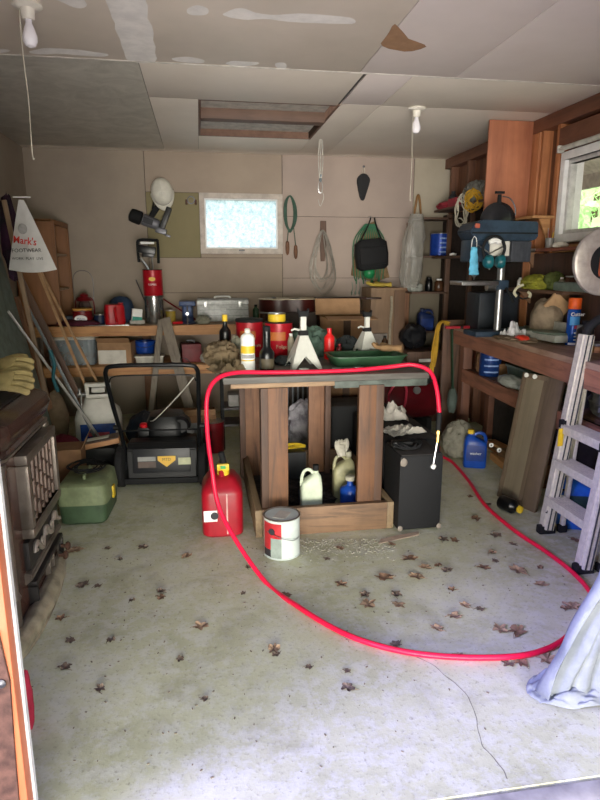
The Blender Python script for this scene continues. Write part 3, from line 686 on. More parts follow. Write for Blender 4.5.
# ash door with nickel frame, slider opening and knobs
frame(MB(), (d0+.0, .035), (d1+.0, .18), .025, sx-.01, sx+.04, 'x', .01).put('ash_door', iron, t)
MB().b2((sx-.005, d0+.02, .05), (sx+.012, d1-.02, .165)).put('ash_door_plate', enam, t)
frame(MB(), (d0+.24, .05), (d0+.33, .175), .014, sx+.01, sx+.035, 'x', .004).put('damper_frame', nick, t)
for y, z in ((d0+.06, .05), (d1-.10, .10), (d1-.04, .12)):
    MB().fr((sx+.035, y, z), 0, PI/2).lathe([(.009, 0), (.009, .02), (.02, .024), (.023, .034), (.014, .043), (.001, .044)], n=14).put('knob', rust, t)
# curved nickel hearth skirt that flares at the floor
def skirt(u, v):
    y = sy0-.10+u*(sy1+.06-sy0); out = .055+.03*math.sin(PI*min(1, max(0, u)))**.5
    prof = [(.0, .06), (.03, .085), (.06, .09), (.085, .07), (.09, .04), (.075, .015), (.08, .002)]
    k = v*(len(prof)-1); i = min(int(k), len(prof)-2); f = k-i
    x = prof[i][0]*(1-f)+prof[i+1][0]*f; z = prof[i][1]*(1-f)+prof[i+1][1]*f
    edge = math.sin(PI*min(1, max(0, u)))**.35
    rel = .003*math.sin(u*34)*math.sin(PI*v)
    return (sx-.01+x*(.35+.75*edge)+rel, y, z)
MB().sheet(skirt, 48, 18).put('hearth_skirt', M('hearth_nickel', 'a89e84', .4, .25, .25, 12, .4), t, ang=70)
MB().b2((-1.48, sy0+.02, 0), (sx-.01, sy1-.02, .05)).put('plinth', iron, t)
# work gloves on the stove
def glove(parent, mat, w_=.085, L=.10, fl=.075, cuff=True, seed=1):
    MB().loft([sup(w_*.85, .035, 0, 2.4), sup(w_, .045, .03, 2.4), sup(w_*1.05, .045, .07, 2.6), sup(w_*.95, .034, L, 2.6)]).put('palm', mat, parent)
    for i, (x, l) in enumerate(((-.036, .85), (-.012, 1.0), (.013, .95), (.036, .75))):
        x *= w_/.085; L2 = fl*l
        MB().tube(cr([(x, 0, L-.015), (x*1.1, -.004, L+L2*.4), (x*1.15, -.014, L+L2*.75), (x*1.15, -.028, L+L2)], 3), [.013*w_/.085]*8+[.012*w_/.085, .008], 8).put('finger', mat, parent)
    MB().tube(cr([(w_*.42, 0, .03), (w_*.72, -.012, .055), (w_*.8, -.018, .085), (w_*.78, -.02, .105)], 3), [.014]*7+[.013, .012, .008], 8).put('thumb', mat, parent)
    if cuff: MB().loft([sup(w_*1.1, .055, -.05, 2.4), sup(w_*.9, .042, -.02, 2.4), sup(w_*.86, .036, .005, 2.4)]).put('cuff', mat, parent)
GR = (Matrix.Rotation(-.35, 3, 'Z') @ Matrix(((0, 0, 1), (.8, -.6, 0), (.6, .8, 0)))).to_euler(); GR2 = (Matrix.Rotation(-.05, 3, 'Z') @ Matrix(((0, 0, 1), (.8, -.6, 0), (.6, .8, 0)))).to_euler()
glv = M('glove_hide', 'a8945f', .85, 0, .25, 10, .5)
t = T('work_glove', 'tan leather work glove on top of the stove, the upper of two', 'glove', tuple(at(-4, 366, Y=2.80)), rot=GR); glove(t, glv, .10, .09, .075)
t = T('work_glove', 'tan leather work glove on top of the stove, the lower one nearer the camera', 'glove', tuple(at(-8, 381, Y=2.68)), rot=GR2); glove(t, glv, .10, .09, .075)
o = MB().sph((0, 0, 0), (.10, .07, .014), 10, .15, 5, 6).put('steel_plate', steel, loc=(-1.02, 2.74, .97)); tag(o, 'thin tinny plate under the gloves', 'plate')
o = MB().sph((0, 0, .10), (.018, .03, .115), 12, .15, 5, 4, flat=-.0).put('red_rag', M('red_cloth', 'b0203a', .85), loc=(at(26, 690, Y=1.84).x, 1.84, .0)); tag(o, 'sliver of red cloth low beside the door post', 'rag')
# ================================================================ LAWN MOWER (rear faces the camera)
t = T('lawn_mower', 'black push lawn mower with a rear cover and folded-up handle', 'lawn mower', (-.285, 4.28, 0), -.07)
dk = M('mower_black', '08090b', .5, 0, .2)
MB().loft([sup(.46, .62, .09, 5, cy=.12), sup(.50, .66, .11, 5, cy=.12), sup(.48, .64, .20, 5, cy=.12), sup(.38, .50, .24, 4, cy=.12), sup(.28, .30, .27, 3, cy=.12)]).put('deck', dk, t)
MB().prism([(-.20, .05), (-.235, .07), (-.215, .27), (-.17, .315), (-.05, .315), (-.05, .05)], -.235, .235, 'yz', .008).put('rear_cover', dk, t)
MB().box((0, -.236, .20), (.39, .012, .17), rx=-.10, bev=.006).put('cover_panel', M('mower_panel', '15161a', .4), t)
MB().b2((-.26, -.245, .03), (.26, -.20, .075), .01).put('rear_flap', blackm, t)
MB().box((-.10, -.2455, .215), (.12, .003, .03), rx=-.10).put('decal_strip', M('decal_grey', '8b8b88', .5), t)
MB().box((-.10, -.249, .175), (.12, .003, .04), rx=-.10).put('decal_plate', M('decal_brown', '5a4a42', .5), t)
mbx = MB(); mbx.fr((.035, -.2515, .205), PI/2+-.10).prism([(-.06, .03), (.06, .03), (.06, .0), (0, -.045), (-.06, .0)], 0, .003); mbx.put('warning_decal', gold, t)
text('decal_text', 'MTD', .028, blackprint, t, (.035, -.256, .212), rot=(PI/2-.10, 0, 0))
MB().box((.155, -.247, .195), (.085, .003, .048), rx=-.10).put('spec_label', M('spec_label', 'c5c7a0', .5), t)
# wheels
tire = M('tyre_rubber', '131315', .8, 0, .15, 40, .4)
for x, y, r in ((-.285, -.17, .145), (.275, -.17, .145), (-.27, .50, .10), (.27, .50, .10)):
    wh = MB().fr((x, y, r+.001), 0, PI/2).lathe([(r*.62, -.028), (r*.9, -.030), (r, -.02), (r, .02), (r*.9, .030), (r*.62, .028)], n=32).put('wheel', tire, t)
    MB().fr((x, y, r+.001), 0, PI/2).lathe([(.001, -.02), (.02, -.032), (r*.3, -.02), (r*.64, -.018), (r*.64, .018), (r*.3, .02), (.02, .032), (.001, .02)], n=24).put('hub', darkgrey, wh)
# engine
MB().loft([sup(.26, .28, .26, 4, cy=.12), sup(.28, .30, .32, 4, cy=.12), sup(.28, .30, .40, 4, cy=.12), sup(.24, .26, .45, 3, cy=.12), sup(.10, .12, .47, 2, cy=.12)]).put('engine_shroud', M('shroud_black', '0b0c0e', .45), t)
MB().fr((.11, .05, .38), PI/2).lathe([(.055, -.06), (.07, -.04), (.07, .04), (.05, .06)], n=20).put('air_filter', dk, t)
MB().lathe([(.028, 0), (.03, .02), (.02, .028), (.001, .03)]).put('fuel_cap', red, t, loc=(-.15, .02, .375))
MB().box((-.15, .05, .33), (.09, .12, .09), bev=.02).put('fuel_tank', dk, t)
MB().box((.13, .22, .34), (.06, .10, .07), bev=.01).put('muffler', rust, t)
MB().cyl((.165, -.0, .345), (.20, -.02, .345), .018).put('spark_plug', chrome, t)
# handle
hm = M('handle_black', '0b0c0f', .35)
HP = [(-.255, -.15, .16), (-.26, -.22, .36), (-.275, -.36, .62), (-.285, -.44, .80), (-.28, -.47, .87), (-.23, -.485, .90)]
full = HP+[(0, -.49, .905)]+[(-x, y, z) for x, y, z in reversed(HP)]
MB().tube(cr(full, 4), .0145, 10).put('handle_bar', hm, t)
MB().tube(cr([(-.27, -.44, .79), (-.23, -.45, .83), (0, -.455, .835), (.23, -.45, .83), (.27, -.44, .79)], 4), .005, 6).put('control_bail', hm, t)
MB().tube([(-.265, -.25, .42), (.265, -.25, .42)], .007, 6).put('cross_bar', hm, t)
for s in (-1, 1): MB().cyl((s*.30, -.27, .45), (s*.27, -.27, .45), .018).put('handle_knob', dk, t)
MB().tube(cr([(.26, -.46, .82), (.17, -.40, .71), (-.02, -.22, .50), (-.10, 0, .42)], 5), .004, 6).put('pull_cord', M('cord_white', 'b9b5aa', .7), t)
MB().tube(cr([(.26, -.47, .88), (.22, -.44, .93), (.18, -.46, .94), (.20, -.48, .90)], 4), .003, 6).put('control_cable', hm, t)
MB().tube(cr([(-.28, -.12, .10), (-.42, -.05, .14), (-.50, .02, .06), (-.44, .06, .02)], 5), .012, 8).put('side_hose', hm, t)
# weathered trestle (old step ladder) behind the mower
t = T('step_ladder', 'weathered grey wooden step ladder folded against the back bench', 'ladder', (0, 0, 0))
for nm, a, b, yy, w_ in (('side_rail', (152, 404), (161, 320), 5.33, .05), ('side_rail', (186, 396), (165, 318), 5.25, .085)):
    P0 = at(a[0], a[1], Y=yy); P1 = at(b[0], b[1], Y=yy+.16); d = P0-P1; P0 = P1+d*((P1.z-.003)/(P1.z-P0.z))
    MB().bar(P0, P1, w_, .025, .002, up=(0, 1, 0)).put(nm, wood_greyz, t)
MB().bar(at(156, 368, Y=5.37), at(178, 368, Y=5.30), .03, .02).put('spreader', wood_grey, t)
# cardboard box and dark crate on the floor behind the mower
t = T('cardboard_box', 'low open cardboard box on the floor behind the mower engine', 'box', (-.09, 5.04, .0008), .03)
MB().b2((-.18, -.14, 0), (.18, .14, .30)).put('carton_body', card2, t)
MB().box((0, -.16, .325), (.35, .07, .004), rx=-.9).put('flap', card, t)
MB().b2((-.1, -.1625, .05), (.14, -.1605, .24)).put('grey_panel', M('grey_print', '77777a', .6), t)
can('enamel_pot', 'dark red pot on the floor to the right of the mower engine', (.07, 4.86, .0008), .085, .26, darkred, cat='pot')
o = MB().sph((0, 0, .14), (.16, .14, .16), 14, .15, 4, 15, flat=0).put('garbage_bag', M('blue_black_bag', '1d2734', .35), loc=(-.50, 5.08, 0)); tag(o, 'dark blue bag lying behind the mower wheel', 'bag')
# ================================================================ CENTRE WORK TABLE
TX0, TX1, TY0, TY1, TZ = .105, 1.27, 3.20, 4.16, .915
bx0, bx1, by0, by1 = .262, 1.03, 3.15, 4.25
t = T('work_table', 'heavy homemade wooden work table in the middle of the floor', 'table', (0, 0, 0))
top_m = WOOD('table_top_grey_boards', '5c5852', '38342f', 'x')
for k in range(4):
    y0 = TY0+k*(TY1-TY0)/4; MB().b2((TX0, y0+.002, TZ-.035), (TX1, y0+(TY1-TY0)/4-.002, TZ), .003).put('top_plank', top_m, t)
MB().b2((TX0+.04, TY0+.004, TZ-.06), (TX1-.33, TY0+.04, TZ-.0355), .002).put('apron_strip', WOOD('apron_tan', '9a7a58', '5f4934', 'x'), t)
MB().b2((TX1-.55, TY0+.001, TZ-.075), (TX1-.01, TY0+.05, TZ-.0355), .002).put('apron_strip', M('painted_strip', '4f5750', .6, 0, .3, 9), t)
for y in (TY0+.36, TY1-.10): MB().b2((bx0+.02, y, TZ-.13), (bx1+.02, y+.04, TZ-.0355), .003).put('cross_rail', wood_old, t)
hon = WOOD('honey_post', '6e4423', '38210e', 'z'); hond = WOOD('honey_post_edge', '4a2d18', '28180c', 'z')
for (x0, xm, x1, y0) in ((.305, .345, .455, by0+.04), (1.005, .96, .86, by0+.04)):   # front legs: an edge-on board beside a flat one
    MB().b2((min(xm, x1), y0, .012), (max(xm, x1), y0+.04, TZ-.061), .003).put('leg', hon, t)
    MB().b2((min(x0, xm-.001), y0-.0, .012), (max(x0, xm+.001), y0+.09, TZ-.061), .003).put('leg', hond, t)
for (x0, x1) in ((.285, .395), (.745, .86)):
    MB().b2((x0, by1-.09, .012), (x1, by1-.05, TZ-.036), .003).put('leg', wood_oldz, t)
    MB().b2((x0-.04 if x0 < .5 else x1, by1-.13, .012), (x0-.001 if x0 < .5 else x1+.04, by1-.04, TZ-.036), .003).put('leg', wood_dkz, t)
frn = WOOD('front_board', '7d5d40', '3f2c1d', 'x')
MB().b2((bx0+.04, by0, .001), (bx1-.0, by0+.038, .165), .003).put('front_board', frn, t)
MB().b2((bx0, by0-.002, .001), (bx0+.038, by1, .165), .003).put('side_board', WOOD('side_board', '8a7250', '52402c', 'y'), t)
MB().b2((bx1+.001, by0+.0, .001), (bx1+.04, by1, .165), .003).put('side_board', WOOD('side_board', '8a7250', '52402c', 'y'), t)
MB().b2((bx0+.04, by1-.038, .001), (bx1, by1, .165), .003).put('back_board', frn, t)
MB().b2((bx0+.039, by0+.039, .002), (bx1-.001, by1-.04, .011)).put('bottom_panel', M('dirty_board', '4b4640', .9, 0, .3, 20, .5), t)
def inb(px, y, z=.0125): p = at(px, 480, Y=y); return (p.x, y, z)
def bottle(name, label, loc, r, h, mat, capm, neck=.35, sh=.70, lab=None, labz=(.15, .6), capr=.5, caph=.12, rz=0, rot=None, cat='bottle', nk=None, group=None):
    t = T(name, label, cat, loc, rz, group, rot)
    nr = r*neck
    MB().lathe([(r*.9, 0), (r, .006), (r, h*sh), (r*.93, h*(sh+.04)), (nr*1.2, h*(sh+.12)), (nr, h*(sh+.16)), (nr, h*(1-caph)), (nr, h*(1-caph)+.002)], n=24).put('body', mat, t)
    MB().lathe([(r*capr, h*(1-caph)), (r*capr, h*.985), (r*capr*.8, h), (.001, h)], n=18).put('cap', capm, t)
    if lab: strip(r+.0008, h*labz[0], h*labz[1], -2.5, -.6).put('label', lab, t)
    return t
def jug(name, label, loc, w_, d_, h, mat, capm, lab=None, labm=None, rz=0, hs=1, lz=(.15, .55), rot=None, cat='jug'):
    t = T(name, label, cat, loc, rz, None, rot)
    MB().loft([sup(w_*.94, d_*.9, 0, 5), sup(w_, d_, .012, 5), sup(w_, d_, h*.60, 5), sup(w_*.93, d_*.95, h*.70, 4, cx=-hs*w_*.02), sup(w_*.5, d_*.75, h*.80, 3, cx=-hs*w_*.2), sup(w_*.24, w_*.24, h*.86, 2, cx=-hs*w_*.22), sup(w_*.22, w_*.22, h*.92, 2, cx=-hs*w_*.22)]).put('body', mat, t)
    MB().tube(cr([(-hs*w_*.12, 0, h*.84), (hs*w_*.10, 0, h*.92), (hs*w_*.34, 0, h*.88), (hs*w_*.44, 0, h*.74), (hs*w_*.42, 0, h*.60)], 5), w_*.075, 8).put('handle', mat, t)
    MB().lathe([(w_*.14, h*.90), (w_*.145, h*.91), (w_*.14, h), (.001, h)], n=16).put('cap', capm, t, loc=(-hs*w_*.22, 0, 0))
    if labm: MB().b2((-w_*.40, -d_/2-.0015, h*lz[0]), (w_*.40, -d_/2+.002, h*lz[1]), .001).put('label', labm, t)
    if lab: text('lettering', lab, w_*.17, whiteprint, t, (0, -d_/2-.0025, h*(lz[0]+lz[1])/2))
    return t
# ---- in the base tray
bottle('spray_bottle', 'grey plastic bottle lying tilted against the left side board of the table base', (.385, 3.60, .16), .04, .25, M('grey_bottle', '8a8d88', .5), M('bottle_grey_cap', 'c9c9c2', .5), rot=(math.radians(-28), math.radians(14), 0))
o = MB().lathe([(.03, -.02), (.05, -.02), (.05, .02), (.03, .02), (.03, -.02)], n=24, caps=False).put('tape_roll', yellow, loc=(.47, 4.10, .034)); tag(o, 'yellow tape roll lying at the back left of the table base', 'tape')
o = MB().box((0, 0, .11), (.16, .10, .20), bev=.01).put('parts_case', M('case_black', '222326', .5), loc=(.62, 4.05, .0125)); tag(o, 'black case standing at the back of the table base', 'case')
t = T('clamp', 'yellow handled clamp lying on the black case in the table base', 'clamp', (.62, 4.05, .222), .3)
MB().tube(cr([(-.09, 0, .03), (-.05, 0, .05), (.02, .0, .045), (.09, .01, .02)], 4), .011, 8).put('handle', yellow, t)
MB().tube(cr([(-.10, .02, .02), (0, .04, .012), (.10, .02, .014)], 4), .010, 8).put('handle', yellow, t)
MB().box((-.10, .01, .03), (.03, .05, .045), bev=.005).put('jaw', yellow, t)
jug('plastic_jug', 'pale greenish-white plastic jug with a black cap standing in the table base', inb(311, 3.34), .13, .10, .34, palegreen, blackm, hs=-1)
t = T('work_glove', 'grey-tan glove hanging over the dark blue box beside the pale jug', 'glove', (.615, 3.33, .18), rot=(PI, 0, .2)); glove(t, M('glove_grey', '9b9484', .9, 0, .2), .05, .07, .05, cuff=False)
o = MB().box((0, 0, .075), (.09, .06, .15), bev=.004).put('small_box', M('navy_box', '25304c', .6), loc=(.60, 3.42, .0125)); tag(o, 'small dark blue box behind the hanging glove in the table base', 'box')
t = bottle('oil_bottle', 'blue labelled container with a clear neck beside the right table leg', inb(350, 3.42, .0125), .06, .23, blue, M('pale_cap', 'b8b39c', .5), neck=.3, sh=.62, lab=M('label_deepblue', '2346a8', .4), labz=(.1, .55))
jug('plastic_jug', 'yellowish translucent jug behind the blue labelled container', (.875, 3.60, .0125), .14, .10, .33, M('amber_jug', '9a9670', .4), M('pale_cap', 'b8b39c'), hs=-1)
t = T('work_glove', 'white cotton glove draped on the yellowish jug', 'glove', (.85, 3.54, .33), .3, rot=(-.5, 0, .3)); glove(t, M('cotton', 'bdb7a6', .9), .06, .06, .04, cuff=False)
o = MB().lathe([(.075, 0), (.085, .02), (.08, .022), (.07, .004), (.001, .004)], n=24).put('metal_dish', darksteel, loc=(.87, 3.30, .0125)); tag(o, 'shallow metal dish in the right front corner of the table base', 'dish')
o = MB().sph((0, 0, .02), (.17, .13, .028), 16, .3, 9, 8, True, flat=0).put('dirt_heap', M('debris', '403b34', .95, 0, .4, 30, .8), loc=(.69, 3.66, .0112)); tag(o, 'dark scatter of dirt and scraps in the table base', 'debris', kind='stuff')
# things seen behind the table base
o = MB().sph((0, 0, .20), (.15, .11, .20), 18, .22, 5, 21, True, flat=0).put('plastic_wrap', M('crumpled_film', 'a9a6ad', .25, 0, .3, 9, .8, '5e5b66'), loc=(.82, 4.78, .0)); tag(o, 'crumpled clear plastic wrap standing behind the table', 'wrap')
t = T('radiator_grille', 'dark metal grille of upright bars behind the table', 'grille', (.78, 5.15, .0008))
MB().b2((-.20, -.02, 0), (.20, .02, .05)).b2((-.20, -.02, .78), (.20, .02, .82)).put('frame', blackm, t)
mb = MB()
for k in range(9): mb.cyl((-.18+.045*k, 0, .05), (-.18+.045*k, 0, .78), .009, n=8)
mb.put('upright_bars', M('bar_grey', '7c8088', .4, .5), t)
o = MB().b2((-.42, -.01, 0), (.42, .01, .86)).put('plain_board', M('pinkish_board', '8a8078', .7), loc=(1.38, 5.69, .0008)); tag(o, 'plain grey board standing behind the table at floor level', 'board')
t = T('wire_rack', 'low dark shelf rack on the floor behind the left table leg', 'rack', (.32, 5.0, .0008))
for x in (-.17, .17):
    for y in (-.12, .12): MB().b2((x-.012, y-.012, 0), (x+.012, y+.012, .88)).put('post', blackm, t)
for z in (.20, .34, .60): MB().b2((-.18, -.13, z), (.18, .13, z+.018)).put('rack_shelf', M('rack_shelf', '4a4648', .5), t)
o = MB().box((0, 0, .05), (.24, .18, .10), bev=.01).put('storage_box', M('rack_box', '8d8a86', .6), loc=(.32, 5.0, .359)); tag(o, 'pale box on the dark rack behind the table', 'box')
# ---- black speaker cabinets
def speaker(label, loc, w_, d_, h, rz=0):
    t = T('speaker_cabinet', label, 'speaker', loc, rz)
    MB().b2((-w_/2, -d_/2, .008), (w_/2, d_/2, h), .02).put('cabinet', M('tolex_black', '090a0d', .7, 0, .15, 60, .5), t)
    MB().b2((-w_/2+.01, -d_/2+.002, h-.001), (w_/2-.01, d_/2-.01, h+.004), .002).put('dusty_top', M('dusty_black', '2f2c2b', .9, 0, .3, 12), t)
    return t
t = speaker('black amplifier cabinet with pale corner caps standing right of the work table', (1.207, 3.235, .0008), .262, .29, .46)
cap_m = M('corner_cap', '857b70', .6)
for x, z in ((-.110, .425), (-.118, .025), (.118, .025)):
    MB().sph((x, -.152, z), (.015, .006, .016) if z < .1 else (.02, .008, .024), 8, .2, 5, 3).put('corner_cap', cap_m, t)
speaker('long black case behind the amplifier cabinet with papers on top', (1.285, 3.86, .0008), .38, .78, .44)
t = T('foot_pedal', 'black wire tangle and handle lying on the amplifier cabinet', 'cable', (1.16, 3.23, .466))
pts = [(.07*math.cos(k*.8)*(1+.3*math.sin(k)), .07*math.sin(k*.8), .012+.012*(1+math.sin(k*1.7))) for k in range(26)]
MB().tube(cr(pts, 3), .006, 6).put('cable_coil', blackm, t)
MB().box((-.02, .02, .02), (.12, .06, .035), bev=.008).put('plug_block', dk, t)
def crump(name, lab, cat, loc, sx_, sy_, h, mat, seed, rz=0, kindn=20, amp=.02):
    def fn(u, v):
        x = (u-.5)*sx_*(1+.12*noise.noise(Vector((v*4, seed, 0)))); y = (v-.5)*sy_*(1+.12*noise.noise(Vector((u*4, 0, seed))))
        n = abs(noise.noise(Vector((u*4+seed, v*4, 0))))+.5*abs(noise.noise(Vector((u*9, v*9+seed, 0))))
        e = min(u, v, 1-u, 1-v)*6
        return (x, y, .003+h*n*min(1, .3+e))
    o = MB().sheet(fn, kindn, kindn).put(name, mat, loc=loc, rot=(0, 0, rz), solid=.0015); tag(o, lab, cat); return o
crump('newspaper', 'crumpled white sheet of paper on the long black case, the front one', 'paper', (1.27, 3.64, .4475), .26, .20, .05, paper, 3, .3)
crump('newspaper', 'white rag-like paper bunched on the long black case, at the back', 'paper', (1.28, 4.02, .4475), .30, .24, .12, M('paper_white', 'cfc7bd', .8), 11, -.2)
speaker('black box standing behind the far end of the table base', (1.16, 4.46, .0008), .46, .32, .47)
# ---- red air compressor behind
t = T('air_compressor', 'dark red air compressor tank behind the work table', 'compressor', (1.78, 5.02, .0008), .10)
MB().fr((-.28, 0, .34), 0, PI/2).lathe([(.001, -.04), (.08, -.03), (.14, .0), (.165, .05), (.165, .51), (.14, .56), (.08, .59), (.001, .60)], n=28).put('tank', M('compressor_red', '4f0e16', .3), t)
for x in (-.18, .18): MB().box((x, 0, .095), (.05, .24, .19), bev=.006).put('foot', blackm, t)
MB().box((.05, 0, .56), (.30, .18, .15), bev=.03).put('motor', blackm, t)
MB().fr((-.17, 0, .60), PI/2).lathe([(.09, -.05), (.10, -.04), (.10, .04), (.09, .05)]).put('pump_head', dk, t)
MB().tube(cr([(-.28, .02, .50), (-.36, .02, .56), (-.40, .0, .58), (-.40, -.08, .58), (-.30, -.12, .54)], 4), .012).put('push_handle', darksteel, t)
MB().fr((.02, -.17, .46), PI/2).lathe([(.03, -.01), (.034, .01), (.03, .016), (.001, .016)], n=18).put('pressure_gauge', chrome, t)
hoop = [(-.235, -.17-.0, .34), (-.24, -.19, .46), (-.17, -.22, .56), (-.10, -.2, .50), (-.10, -.19, .36), (-.15, -.19, .27), (-.21, -.19, .26)]
o = MB().tube(cr(hoop, 6, True), .011, 8, True).put('coiled_hose', M('pink_red_hose', 'a3283c', .5), loc=(1.80, 4.995, .0008)); tag(o, 'loop of dull red hose hanging on the compressor tank', 'hose')
# ---- gas can
t = T('gas_can', 'red plastic gas can with a yellow nozzle in front of the work table', 'gas can', (.085, 3.34, .0008), -.03)
gr_ = M('gas_red', '9c1220', .35, 0, .1)
MB().loft([sup(.215, .29, 0, 5), sup(.235, .31, .012, 6), sup(.235, .31, .25, 6), sup(.22, .30, .275, 5), sup(.16, .20, .325, 4), sup(.10, .10, .34, 3)]).put('body', gr_, t)
MB().tube(cr([(0, .10, .30), (0, .11, .36), (0, .04, .385), (0, -.04, .37), (0, -.07, .33)], 4), .016, 8).put('handle', gr_, t)
MB().lathe([(.035, 0), (.035, .03), (.028, .035)], n=18).put('collar', yellow, t, loc=(.01, -.03, .335))
sp = MB().tube(cr([(.01, -.03, .36), (.01, -.035, .42), (.0, -.04, .47)], 4), [.022]*4+[.018]*4+[.016], 10).put('spout', blackm, t)
MB().box((.01, -.05, .385), (.07, .03, .04), bev=.008).put('spout_trigger', yellow, t)
MB().box((.01, -.068, .388), (.03, .008, .018), bev=.003).put('green_button', M('leaf_button', '3fae5a', .4), t)
MB().b2((-.105, -.158, .10), (-.03, -.1545, .165), .002).put('label', whiteprint, t)
MB().fr((-.045, -.159, .135), PI/2).lathe([(.022, 0), (.022, .003), (.001, .003)], n=16).put('label_symbol', blackprint, t)
MB().b2((.022, -.1575, .02), (.03, -.1545, .26), .001).put('level_strip', M('pale_strip_plastic', 'd8a8a0', .5), t)
# ---- paint can
t = T('paint_can', 'gallon paint can with a red and white label and taped lid on the floor', 'paint can', (.385, 2.95, .0008))
t.scale = (1.12, 1.12, 1.1)
MB().lathe([(.084, 0), (.088, .003), (.088, .006), (.085, .008), (.085, .193), (.088, .196), (.088, .2)], n=36).put('body', M('can_label_white', 'c3cdc6', .5, 0, .08), t)
MB().lathe([(.088, .198), (.089, .203), (.083, .204), (.078, .198), (.070, .196), (.066, .199), (.001, .199)], n=36).put('lid', M('lid_steel', '9a958c', .35, .9, .2), t)
strip(.0862, .05, .185, -2.95, -1.72).put('red_panel', M('label_red', 'b3262c', .45), t)
strip(.0866, .01, .11, -2.35, -1.72).put('grey_panel', M('label_grey', '8f9c93', .5), t)
strip(.0866, .012, .05, -2.95, -2.35).put('black_panel', blackprint, t)
MB().fr((-.056, -.069, .145), PI/2, 0, -.68).lathe([(.016, 0), (.016, .004), (.001, .005)], n=16).put('black_dot', blackprint, t)
MB().box((.0, -.01, .2015), (.06, .085, .002), rz=-.5).put('tape_patch', M('masking_tape', 'cfc8ba', .7), t)
MB().tube(cr([(-.075, -.05, .14), (-.02, -.10, .125), (.04, -.095, .105), (.08, -.04, .10)], 5), .0018, 6).put('wire_bail', steel, t)
# ---- red hose over the table and round the floor
hz = .0125
hp = [(1.30, 3.10, .70), (1.29, 3.14, .84), (1.265, 3.19, .925), (1.18, 3.24, .955), (1.05, 3.265, .942), (.85, 3.26, .930), (.60, 3.25, .929), (.35, 3.24, .934), (.18, 3.20, .945),
      (.075, 3.15, .925), (.02, 3.11, .85), (.01, 3.08, .70), (.025, 3.02, .50), (.07, 2.93, .25)]
q = [at(px, py, Z=hz) for px, py in ((262, 578), (300, 608), (345, 634), (395, 650), (450, 657), (510, 657), (545, 650), (568, 636), (590, 612), (591, 594), (572, 572), (545, 551), (515, 531), (485, 505), (468, 480), (452, 462), (440, 455))]
hp += [(p.x, p.y, hz+.001) for p in q]
hp.append((1.95, 4.62, hz))
t = T('air_hose', 'bright red air hose over the table looping across the floor', 'hose', (0, 0, 0))
MB().tube(cr(hp, 8), .0118, 10).put('hose', hosered, t, ang=80)
MB().cyl((1.30, 3.10, .705), (1.295, 3.095, .60), .0145, n=12).put('rubber_sleeve', blackm, t)
MB().tube([(1.295, 3.095, .605), (1.294, 3.093, .585), (1.294, 3.093, .584), (1.293, 3.09, .545), (1.293, 3.09, .544), (1.29, 3.088, .53)], [.013, .013, .010, .010, .007, .007], 6).put('brass_coupling', brass, t)
MB().tube([(1.29, 3.088, .532), (1.28, 3.085, .46), (1.27, 3.08, .40)], .006, 8).put('chuck_tube', steel, t)
MB().fr((1.268, 3.074, .395), .2, .5).lathe([(.008, -.012), (.014, -.008), (.014, .01), (.008, .016)], n=12).put('chuck_head', whiteprint, t)
# ---- on top of the table
def ont(px, y, z=TZ): p = at(px, 365, Y=y); return (p.x, y, z+.0006)
bottle('glass_bottle', 'dark bottle with a yellow cap behind the crumpled kraft paper', ont(226, 3.85), .037, .29, blacksat, yellow, neck=.4, sh=.62, capr=.45, caph=.14)
t = T('spray_can', 'white spray can with a yellow band standing on the left of the table', 'spray can', ont(248, 3.42))
t.scale = (1.15, 1.15, 1.22)
MB().lathe([(.033, 0), (.035, .004), (.035, .155), (.03, .168), (.016, .178)], n=24).put('body', whiteprint, t)
MB().lathe([(.014, .178), (.014, .195), (.008, .20), (.001, .20)], n=14).put('nozzle', offwhite, t)
strip(.0356, .085, .12, -2.9, -.3).put('yellow_band', yellow, t); strip(.0356, .05, .056, -2.9, -.3).put('orange_line', gold, t); strip(.0356, .062, .08, -2.6, -.5).put('print_block', M('print_grey', 'a5a3a0'), t)
for i, (px, y, lab) in enumerate(((250, 4.02, 'large red coffee can with a black lid, the left of the pair on the table'), (279, 3.92, 'large red coffee can on the table carrying a small yellow tin'))):
    c = can('coffee_can', lab, ont(px, y), .09, .235, redcan, blackm if i == 0 else None, group=None, rimm=blackm)
    strip(.0912, .12, .175, -2.4, -1.2).put('orange_print', M('print_orange', 'b8632c', .5), c)
    text('lettering', 'Folgers', .034, M('print_cream', 'a88a6e', .5), c, (.02, -.0925, .08), sx=1)
p = ont(277, 3.92)
can('tin_can', 'small yellow tin standing on the right coffee can', (p[0]+.0, p[1], p[2]+.2366), .058, .055, yellow, None)
bottle('drill_bit_bottle', 'black long-necked bottle at the front of the table', ont(267, 3.38), .043, .26, blacksat, blackm, neck=.5, sh=.40, lab=M('dull_label', '4a4231', .6), labz=(.08, .3), capr=.5)
